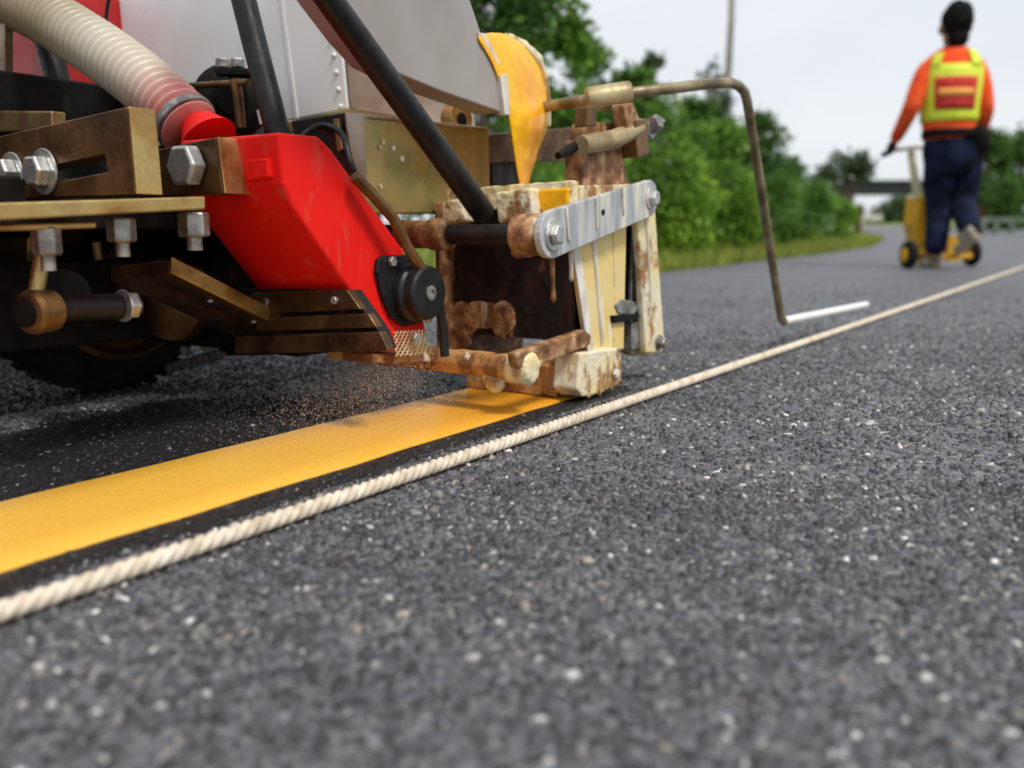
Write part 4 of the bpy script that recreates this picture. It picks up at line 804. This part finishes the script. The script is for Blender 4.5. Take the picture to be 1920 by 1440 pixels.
bag = obj("hip_bag", MB().lathe(np.array(at(1834, 262, D - .08)) - np.array(WZ), (.35, .1, -1), [(.03, -.09), (.06, -.07), (.072, 0), (.066, .06), (.03, .09)], 16).mesh("hip_bag", smooth=60), m_hair, wk)
# head: hair, ears, nose
hc = np.array(at(1792, 48, D - .01)) - np.array(WZ)
def blob(name, c, r3, mat, parent, n=3, cut=None):
    b_ = bmesh.new(); bmesh.ops.create_icosphere(b_, subdivisions=n, radius=1.0)
    for v in b_.verts: v.co = Vector((v.co.x * r3[0], v.co.y * r3[1], v.co.z * r3[2])) + Vector(c)
    me = bpy.data.meshes.new(name); b_.to_mesh(me); b_.free(); me.polygons.foreach_set('use_smooth', [True] * len(me.polygons))
    return obj(name, me, mat, parent)
hr = blob("hair", hc + A(0, -.018, .028), (.092, .098, .118), m_hair, wk); rough_up(hr, .03, .02, 1)
blob("hair_nape", hc + A(0, -.045, -.075), (.066, .05, .07), m_hair, hr)
for sx in (-1, 1): blob("ear", hc + A(sx * .082, .012, -.022), (.016, .022, .034), m_skin, body)
blob("nose", hc + A(0, .105, -.02), (.016, .024, .03), m_skin, body)
# gloves, with fingers closed round the handle
def hand(c, wrist, sx):
    c, wrist = Vector(c), Vector(wrist); d = (c - wrist).normalized(); V = [wrist, c]; E_ = [(0, 1)]; rr = [.030, .036]
    across = Vector((sx, 0.25, 0)).normalized(); fw = Vector((0, 1, -.2)).normalized()
    for k in range(4):
        base = c + fw * (.018 - .012 * k) + d * .028; i0 = len(V); ln = (.036, .042, .040, .032)[k]
        V += [base, base + (d * .6 - across * .8).normalized() * ln, base + (d * .1 - across * 1.0) * ln * 1.1 - d * .018]; E_ += [(1, i0), (i0, i0 + 1), (i0 + 1, i0 + 2)]; rr += [.012, .010, .009]
    i0 = len(V); V += [c + fw * .035 - d * .004, c + fw * .05 + d * .02 - across * .02]; E_ += [(1, i0), (i0, i0 + 1)]; rr += [.013, .010]
    return skin("glove", V, E_, rr, m_glove, wk)
hand(at(1669, 282, D + .28), J['lw'], 1); hand(at(1836, 272, D + .30), J['rw'], -1)
# shoes
def shoe_mesh(name, heel, toe, up, w_):
    heel, toe = np.array(heel) - np.array(WZ), np.array(toe) - np.array(WZ); f = (toe - heel) / np.linalg.norm(toe - heel); L_ = np.linalg.norm(toe - heel)
    up = np.array(up, float); s_ = np.cross(f, up); s_ /= np.linalg.norm(s_); up = np.cross(s_, f)
    sh, so_ = MB(), MB(); ol = [(0.0, .026), (.06, .036), (.3, .036), (.55, .043), (.8, .046), (.94, .034), (1.0, .012)]
    pts = [heel + f * L_ * t_ + s_ * q_ * w_ for t_, q_ in ol] + [heel + f * L_ * t_ - s_ * q_ * w_ for t_, q_ in reversed(ol)]
    so_.prism(pts, up * .022)
    for h0, h1, k0, k1, tmax in ((.022, .055, 1.0, .86, 1.0), (.055, .095, .86, .74, .62)):
        a_ = [heel + f * L_ * t_ * tmax + s_ * q_ * w_ * k0 + up * h0 for t_, q_ in ol] + [heel + f * L_ * t_ * tmax - s_ * q_ * w_ * k0 + up * h0 for t_, q_ in reversed(ol)]
        b_ = [heel + f * L_ * (t_ * .9 + .02) * tmax + s_ * q_ * w_ * k1 + up * h1 for t_, q_ in ol] + [heel + f * L_ * (t_ * .9 + .02) * tmax - s_ * q_ * w_ * k1 + up * h1 for t_, q_ in reversed(ol)]
        n = len(a_); sh.add(a_ + b_, [tuple(range(n)), tuple(range(2 * n - 1, n - 1, -1))] + [(i, i + n, (i + 1) % n + n, (i + 1) % n) for i in range(n)])
    o = bevel(obj(name, sh.mesh(name, smooth=60), m_shoe, wk), .006, 3); bevel(obj("sole", so_.mesh("sole"), m_sole, o), .004)
    return o
lg_ = ground(1752, 501)
shoe_mesh("shoe", A(lg_[0], lg_[1] - .03, .0045), A(lg_[0] + .03, lg_[1] + .24, .0045), (0, 0, 1), 1.05)
shoe_mesh("shoe", at(1838, 446, D - .36), at(1796, 480, D - .22), (-.45, .25, .75), .82)

# marking cart in front of the worker
m_cy = MAT("yellow_cart_paint", [(0.3, (0.62, 0.30, 0.008)), (0.7, (0.74, 0.40, 0.015))], 12, rough=0.45)
m_cp = MAT("cream_cart_paint", [(0.3, (0.50, 0.45, 0.27)), (0.7, (0.62, 0.57, 0.38))], 12, rough=0.5)
cart = obj("marking_cart", None); cart.location = ground(1765, 500); CZ = np.array(cart.location)
tag(cart, "yellow two-wheeled line marking cart with cream handle post pushed by the worker", "cart")
DC = 6.05
def cpt(x, y, d=DC): return np.array(at(x, y, d)) - CZ
bevel(obj("hopper", MB().prism([cpt(1722, 368), cpt(1742, 366), cpt(1768, 405), cpt(1766, 432), cpt(1745, 462), cpt(1724, 462), cpt(1716, 420)], (0.02, .24, 0)).mesh("hopper"), m_cy, cart), .008, 3)
fr_ = bevel(obj("frame", MB().prism([cpt(1718, 455), cpt(1742, 455), cpt(1740, 492), cpt(1712, 494)], (0, .05, 0)).prism([cpt(1778, 442), cpt(1800, 442), cpt(1800, 490), cpt(1776, 490)], (0, .05, 0))
          .prism([cpt(1700, 478), cpt(1824, 476), cpt(1824, 484), cpt(1700, 486)], (0, .03, 0)).mesh("frame"), m_cy, cart), .004)
obj("handle_post", MB().tube([cpt(1708, 284, DC + .22), cpt(1713, 320, DC + .15), cpt(1724, 385, DC + .05)], [.024, .026, .03], 12).mesh("handle_post", smooth=60), m_cp, cart)
obj("handlebar", MB().tube([cpt(1662, 284, D + .30), cpt(1712, 277, D + .32), cpt(1780, 276, D + .32), cpt(1842, 274, D + .32)], .013, 10).mesh("handlebar", smooth=60), m_cp, cart)
for px, d_ in ((1702, 5.82), (1820, 6.12)):
    g_ = ground(px, 504 if px < 1800 else 499) - CZ; r_ = .088
    wl_ = obj("wheel", MB().lathe(A(g_[0] - .02, g_[1], r_), (1, .1, 0), [(.035, -.01), (r_ - .03, -.008), (r_ - .006, 0), (r_, .010), (r_, .032), (r_ - .006, .042), (r_ - .03, .05), (.035, .052)], 28).mesh("wheel", smooth=40), M_['tyre'], cart)
    obj("hub", MB().lathe(A(g_[0] - .02, g_[1], r_), (1, .1, 0), [(.03, -.016), (.045, -.012), (.045, .055), (.03, .058)], 18).mesh("hub", smooth=40), m_cy, wl_)
obj("drain_spout", MB().tube([cpt(1734, 486, DC - .1), cpt(1736, 498, DC - .12)], .02, 10).mesh("drain_spout"), M_['nut'], cart)

# ------------------------------------------------------------------ vegetation
def leaf_mesh(name, centres, n, size, spread, g, flat=0.35, asp=0.45):
    """leaf blades scattered in clumps round the given centres; each blade two folded halves"""
    c = centres[g.integers(0, len(centres), n)]
    d = g.normal(0, 1, (n, 3)); d /= np.linalg.norm(d, axis=1)[:, None]
    p = c[:, :3] + d * (c[:, 3:4] * g.random((n, 1)) ** 0.42) * spread
    ax = g.normal(0, 1, (n, 3)); ax[:, 2] -= 0.35; ax /= np.linalg.norm(ax, axis=1)[:, None]
    nn = g.normal(0, 1, (n, 3)); nn[:, 2] += 1.1; sd = np.cross(ax, nn); sd /= np.linalg.norm(sd, axis=1)[:, None] + 1e-9
    up = np.cross(sd, ax); s = size * g.uniform(.6, 1.35, (n, 1))
    V = np.stack([p, p + ax * s * .5 + sd * s * asp * .5 - up * s * .08, p + ax * s, p + ax * s * .5 - sd * s * asp * .5 - up * s * .08], 1).reshape(-1, 3)
    me = bpy.data.meshes.new(name); me.vertices.add(len(V)); me.vertices.foreach_set('co', V.reshape(-1).astype(np.float32))
    i0 = np.arange(n) * 4; L_ = np.stack([i0, i0 + 1, i0 + 2, i0, i0 + 2, i0 + 3], 1).reshape(-1)
    me.loops.add(len(L_)); me.loops.foreach_set('vertex_index', L_.astype(np.int32))
    me.polygons.add(n * 2); me.polygons.foreach_set('loop_start', (np.arange(n * 2) * 3).astype(np.int32)); me.update(calc_edges=True)
    return me
m_leaf = {
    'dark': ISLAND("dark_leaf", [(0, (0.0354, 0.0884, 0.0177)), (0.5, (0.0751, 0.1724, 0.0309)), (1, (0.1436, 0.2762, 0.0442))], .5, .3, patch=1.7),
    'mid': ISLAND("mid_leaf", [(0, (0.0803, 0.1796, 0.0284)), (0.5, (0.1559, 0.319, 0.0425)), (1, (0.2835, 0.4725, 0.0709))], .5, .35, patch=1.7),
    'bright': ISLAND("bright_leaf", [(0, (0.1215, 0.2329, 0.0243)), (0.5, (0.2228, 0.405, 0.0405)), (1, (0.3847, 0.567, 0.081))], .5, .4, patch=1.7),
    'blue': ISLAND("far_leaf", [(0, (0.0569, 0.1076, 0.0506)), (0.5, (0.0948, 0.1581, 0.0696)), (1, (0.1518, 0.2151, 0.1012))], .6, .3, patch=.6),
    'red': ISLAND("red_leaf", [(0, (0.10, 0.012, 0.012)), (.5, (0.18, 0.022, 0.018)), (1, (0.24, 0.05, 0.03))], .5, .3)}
m_bark = MAT("bark", [(0.3, (0.06, 0.045, 0.03)), (0.7, (0.16, 0.12, 0.085))], 8, stretch=(1, 1, .2), rough=0.9, bump=0.6, bscale=20)
def plant(name, label, cat, px, depth, top, half, n, kind, size, seed, group=None, base=None, sparse=1.0, clumps=26, low=0.0, trunk=True):
    g = np.random.default_rng(seed); X = at(px, HORIZ, depth); lc = loc((X.x, X.y, 0)); z0 = rise(lc[0]) - 0.03
    ztop = at(px, top, depth).z; hw = half / FPX * depth; H_ = ztop - z0; zb = low * H_
    root = obj(name, None); root.location = (X.x, X.y, z0); tag(root, label, cat, group)
    cs_ = []
    for i in range(clumps):
        t_ = g.random() ** 0.8; zz = zb + (H_ - zb) * t_; prof_ = math.sqrt(max(0.03, 1 - (abs(t_ - .42) / .62) ** 2.2)); a_ = g.uniform(0, 6.28); q = math.sqrt(g.random())
        rr_ = hw * .36 * g.uniform(.7, 1.25) * sparse; top_lim = H_ - rr_ * .5
        cs_.append((math.cos(a_) * q * hw * prof_ * .85, math.sin(a_) * q * hw * prof_ * .6, min(zz, top_lim), rr_))
    cs_ = np.array(cs_)
    me = leaf_mesh("crown", cs_, n, size, 1.0, g); me.vertices.foreach_get
    co = np.empty(len(me.vertices) * 3, np.float32); me.vertices.foreach_get('co', co); co = co.reshape(-1, 3); co[:, 2] = np.maximum(co[:, 2], 0.0); me.vertices.foreach_set('co', co.reshape(-1))
    obj("crown" if cat == 'tree' else "foliage", me, m_leaf[kind], root)
    mb = MB(); th = max(.02, H_ * .022)
    if trunk:
        mb.tube([A(0, 0, -.05), A(.02 * H_, 0, H_ * .3), A(-.01 * H_, .02, H_ * .62), A(.01, 0, H_ * .86)], [th, th * .8, th * .55, th * .2], 8)
        for i in range(min(9, clumps)):
            c = cs_[i, :3]; s0 = A(0, 0, max(.05, c[2] * .45)); mb.tube([s0, (s0 + c) / 2 + A(0, 0, .06 * H_), c], [th * .45, th * .3, th * .12], 6)
        obj("trunk" if cat == 'tree' else "stem", mb.mesh("trunk", smooth=60), m_bark, root)
    return root
P_ = plant
gb = "bushes along the left verge"
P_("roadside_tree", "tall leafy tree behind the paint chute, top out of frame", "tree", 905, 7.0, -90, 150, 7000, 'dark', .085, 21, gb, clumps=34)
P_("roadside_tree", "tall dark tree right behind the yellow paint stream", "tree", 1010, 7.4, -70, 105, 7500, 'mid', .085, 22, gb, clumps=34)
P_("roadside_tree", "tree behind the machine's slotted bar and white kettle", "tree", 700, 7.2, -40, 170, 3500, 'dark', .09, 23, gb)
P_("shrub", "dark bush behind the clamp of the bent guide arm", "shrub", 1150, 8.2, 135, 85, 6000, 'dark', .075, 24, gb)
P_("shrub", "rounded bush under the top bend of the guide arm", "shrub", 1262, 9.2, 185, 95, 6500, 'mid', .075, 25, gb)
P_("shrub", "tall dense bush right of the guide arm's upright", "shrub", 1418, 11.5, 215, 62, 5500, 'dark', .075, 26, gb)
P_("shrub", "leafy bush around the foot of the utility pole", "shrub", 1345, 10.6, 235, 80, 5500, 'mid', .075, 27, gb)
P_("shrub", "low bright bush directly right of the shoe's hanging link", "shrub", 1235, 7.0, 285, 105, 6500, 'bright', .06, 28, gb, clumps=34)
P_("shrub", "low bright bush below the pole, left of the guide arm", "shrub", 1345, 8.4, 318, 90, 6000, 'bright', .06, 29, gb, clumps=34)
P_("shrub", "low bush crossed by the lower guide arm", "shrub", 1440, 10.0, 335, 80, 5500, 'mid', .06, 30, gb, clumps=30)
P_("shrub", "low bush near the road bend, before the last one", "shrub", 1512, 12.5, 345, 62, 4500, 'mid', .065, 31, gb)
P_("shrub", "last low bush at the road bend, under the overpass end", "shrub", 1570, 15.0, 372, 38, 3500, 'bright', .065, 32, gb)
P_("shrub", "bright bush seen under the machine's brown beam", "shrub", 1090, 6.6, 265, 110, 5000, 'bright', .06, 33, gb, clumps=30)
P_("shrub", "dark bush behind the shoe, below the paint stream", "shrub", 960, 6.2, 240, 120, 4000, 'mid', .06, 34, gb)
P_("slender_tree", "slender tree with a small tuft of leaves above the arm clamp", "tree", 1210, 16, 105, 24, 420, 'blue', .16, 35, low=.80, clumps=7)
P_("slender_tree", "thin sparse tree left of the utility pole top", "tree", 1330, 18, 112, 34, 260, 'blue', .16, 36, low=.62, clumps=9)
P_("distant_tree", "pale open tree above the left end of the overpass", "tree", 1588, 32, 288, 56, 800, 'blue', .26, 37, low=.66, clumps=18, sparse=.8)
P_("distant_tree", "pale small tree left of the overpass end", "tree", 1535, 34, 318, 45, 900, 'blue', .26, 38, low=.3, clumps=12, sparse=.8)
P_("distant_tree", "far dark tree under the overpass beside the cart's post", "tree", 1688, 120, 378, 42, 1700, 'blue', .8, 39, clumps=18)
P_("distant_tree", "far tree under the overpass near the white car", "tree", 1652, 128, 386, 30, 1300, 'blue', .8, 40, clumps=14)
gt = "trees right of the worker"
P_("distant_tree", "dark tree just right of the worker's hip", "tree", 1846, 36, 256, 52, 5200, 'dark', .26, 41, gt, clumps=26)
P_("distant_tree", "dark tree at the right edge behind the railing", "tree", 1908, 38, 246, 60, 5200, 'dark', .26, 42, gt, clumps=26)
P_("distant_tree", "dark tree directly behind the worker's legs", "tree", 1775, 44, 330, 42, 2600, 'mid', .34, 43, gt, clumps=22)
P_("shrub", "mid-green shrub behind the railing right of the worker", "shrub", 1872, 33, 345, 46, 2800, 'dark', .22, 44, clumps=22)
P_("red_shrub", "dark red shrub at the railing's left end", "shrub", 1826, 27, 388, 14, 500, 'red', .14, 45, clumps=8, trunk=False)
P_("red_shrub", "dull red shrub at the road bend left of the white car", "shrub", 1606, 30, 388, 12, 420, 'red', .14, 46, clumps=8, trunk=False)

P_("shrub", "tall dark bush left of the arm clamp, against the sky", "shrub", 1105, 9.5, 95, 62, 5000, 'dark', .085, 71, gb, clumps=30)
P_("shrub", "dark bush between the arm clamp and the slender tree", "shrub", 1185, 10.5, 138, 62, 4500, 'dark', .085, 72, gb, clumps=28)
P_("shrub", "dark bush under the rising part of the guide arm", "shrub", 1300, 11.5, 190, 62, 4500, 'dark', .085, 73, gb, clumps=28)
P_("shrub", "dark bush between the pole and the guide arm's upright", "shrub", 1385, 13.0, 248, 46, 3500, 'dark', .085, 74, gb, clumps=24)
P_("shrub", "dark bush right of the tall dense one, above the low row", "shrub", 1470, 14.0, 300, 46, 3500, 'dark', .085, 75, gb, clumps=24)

# grass along the left verge
g = np.random.default_rng(55); n = 26000
uu = 1.0 + 18.0 * g.random(n) ** 1.3; vl = np.interp(uu, [a for a, _ in ROADL], [b_ for _, b_ in ROADL]); vv_ = vl - .02 - np.abs(g.normal(0, .55, n)) * (1 + uu * .03)
h = g.uniform(.03, .10, n) * (1 + np.clip((vl - vv_), 0, 1.2)); an = g.uniform(0, 6.28, n); wd = g.uniform(.006, .014, n)
base = np.stack([O[0] + uu * UD[0] + vv_ * VD[0], O[1] + uu * UD[1] + vv_ * VD[1], 0.0105 * np.maximum(0, uu - 12) - .03], 1)
dx = np.stack([np.cos(an), np.sin(an), np.zeros(n)], 1) * wd[:, None]; ln = np.stack([g.normal(0, .4, n) * h, g.normal(0, .4, n) * h, h + .03], 1)
V = np.stack([base - dx, base + dx, base + ln], 1).reshape(-1, 3); me = bpy.data.meshes.new("grass")
me.vertices.add(len(V)); me.vertices.foreach_set('co', V.reshape(-1).astype(np.float32)); me.loops.add(n * 3); me.loops.foreach_set('vertex_index', np.arange(n * 3, dtype=np.int32))
me.polygons.add(n); me.polygons.foreach_set('loop_start', (np.arange(n) * 3).astype(np.int32)); me.update(calc_edges=True)
m_blade = ISLAND("grass_blade", [(0, (0.14, 0.19, 0.025)), (.5, (0.26, 0.32, 0.05)), (1, (0.40, 0.40, 0.10))], .7, .3)
tag(obj("grass", me, m_blade), "yellow-green grass on the left road verge", "grass", kind='stuff')

# ------------------------------------------------------------------ far things
m_conc = MAT("weathered_concrete", [(0.3, (0.20, 0.20, 0.19)), (0.7, (0.34, 0.33, 0.31))], 2, rough=0.9)
m_dk = MAT("dark_girder_paint", [(0.3, (0.006, 0.009, 0.011)), (0.7, (0.014, 0.018, 0.022))], 2, rough=0.7)
pole = obj("utility_pole", None); X = at(1362, HORIZ, 17.0); pole.location = (X.x, X.y, rise(loc(X)[0]) - .03); PZ = np.array(pole.location)
tag(pole, "grey utility pole wrapped in vines above the bushes", "pole")
obj("shaft", MB().tube([A(0, 0, -.1), np.array(at(1362, 200, 17)) - PZ, np.array(at(1371, 40, 17)) - PZ, np.array(at(1374, -60, 17)) - PZ], [.09, .075, .06, .055], 12).mesh("shaft", smooth=60), m_conc, pole)
gv_ = np.random.default_rng(61)
obj("vine", leaf_mesh("vine", np.array([(*(np.array(at(1360 + gv_.normal(0, 3), y, 17)) - PZ), .14) for y in range(175, 300, 8)]), 900, .10, 1.0, gv_), m_leaf['blue'], pole)

br = obj("overpass", None); BD = 100.0; X = at(1650, HORIZ, BD); br.location = (X.x, X.y, 0.9); BZ = np.array(br.location)
tag(br, "dark overpass deck crossing the road far behind the worker", "bridge")
bx0, bx1 = at(1580, 350, BD).x - BZ[0], at(2150, 350, BD).x - BZ[0]; zt, zb = at(1600, 342, BD).z - BZ[2], at(1600, 364, BD).z - BZ[2]
obj("deck", MB().box((bx0, 0, zb), (bx1, 4.0, zt)).mesh("deck"), m_dk, br)
obj("parapet", MB().box((bx0, -.15, zt - .1), (bx1, -.003, zt + .25)).mesh("parapet"), m_dk, br)
for px in (1590, 1850, 2100): obj("pier", MB().box((at(px, 400, BD).x - BZ[0], .8, -1.2), (at(px, 400, BD).x - BZ[0] + .9, 3.0, zb - .003)).mesh("pier"), m_conc, br)

car = obj("car", None); CD = 108.0; X = at(1640, HORIZ, CD); cz = at(1640, 419, CD).z; car.location = (X.x, X.y, cz); tag(car, "tiny white car far off on the road under the overpass", "car")
cb2 = MB().prism([A(-.85, 0, .35), A(.85, 0, .35), A(.88, 0, .85), A(.70, 0, .92), A(.58, 0, 1.42), A(-.58, 0, 1.42), A(-.70, 0, .92), A(-.88, 0, .85)], (0, 4.0, 0))
bevel(obj("body", cb2.mesh("body"), M_['white'], car), .08, 3)
obj("windscreen", MB().prism([A(-.62, -.006, .95), A(.62, -.006, .95), A(.53, -.006, 1.34), A(-.53, -.006, 1.34)], (0, -.01, 0)).mesh("windscreen"), M_['black'], car)
for sx in (-.78, .60):
    for yy in (.7, 3.2): obj("wheel", MB().lathe(A(sx, yy, .32), (1, 0, 0), [(.2, 0), (.32, .02), (.32, .16), (.2, .18)], 20).mesh("wheel"), M_['tyre'], car)
    obj("headlight", MB().box((sx - .02, -.02, .62), (sx + .22, -.003, .78)).mesh("headlight"), M_['steel'], car)
roadpad = rise(130)

m_rail = MAT("pale_green_railing", [(0.3, (0.10, 0.13, 0.09)), (0.7, (0.18, 0.21, 0.15))], 3, rough=0.8)
rl = obj("roadside_railing", None); RD = 24.0; X = at(1868, HORIZ, RD); rl.location = (X.x, X.y, 0.05); RZ = np.array(rl.location); tag(rl, "low pale green concrete railing at the right of the road", "railing")
obj("rail", MB().box((-.38, 0, at(1868, 416, RD).z - RZ[2]), (.95, .10, at(1868, 407, RD).z - RZ[2])).mesh("rail"), m_rail, rl)
for px in (1844, 1868, 1898): obj("post", MB().box((at(px, 430, RD).x - RZ[0] - .05, -.01, -.2), (at(px, 430, RD).x - RZ[0] + .06, .11, at(px, 416, RD).z - RZ[2] - .003)).mesh("post"), m_rail, rl)
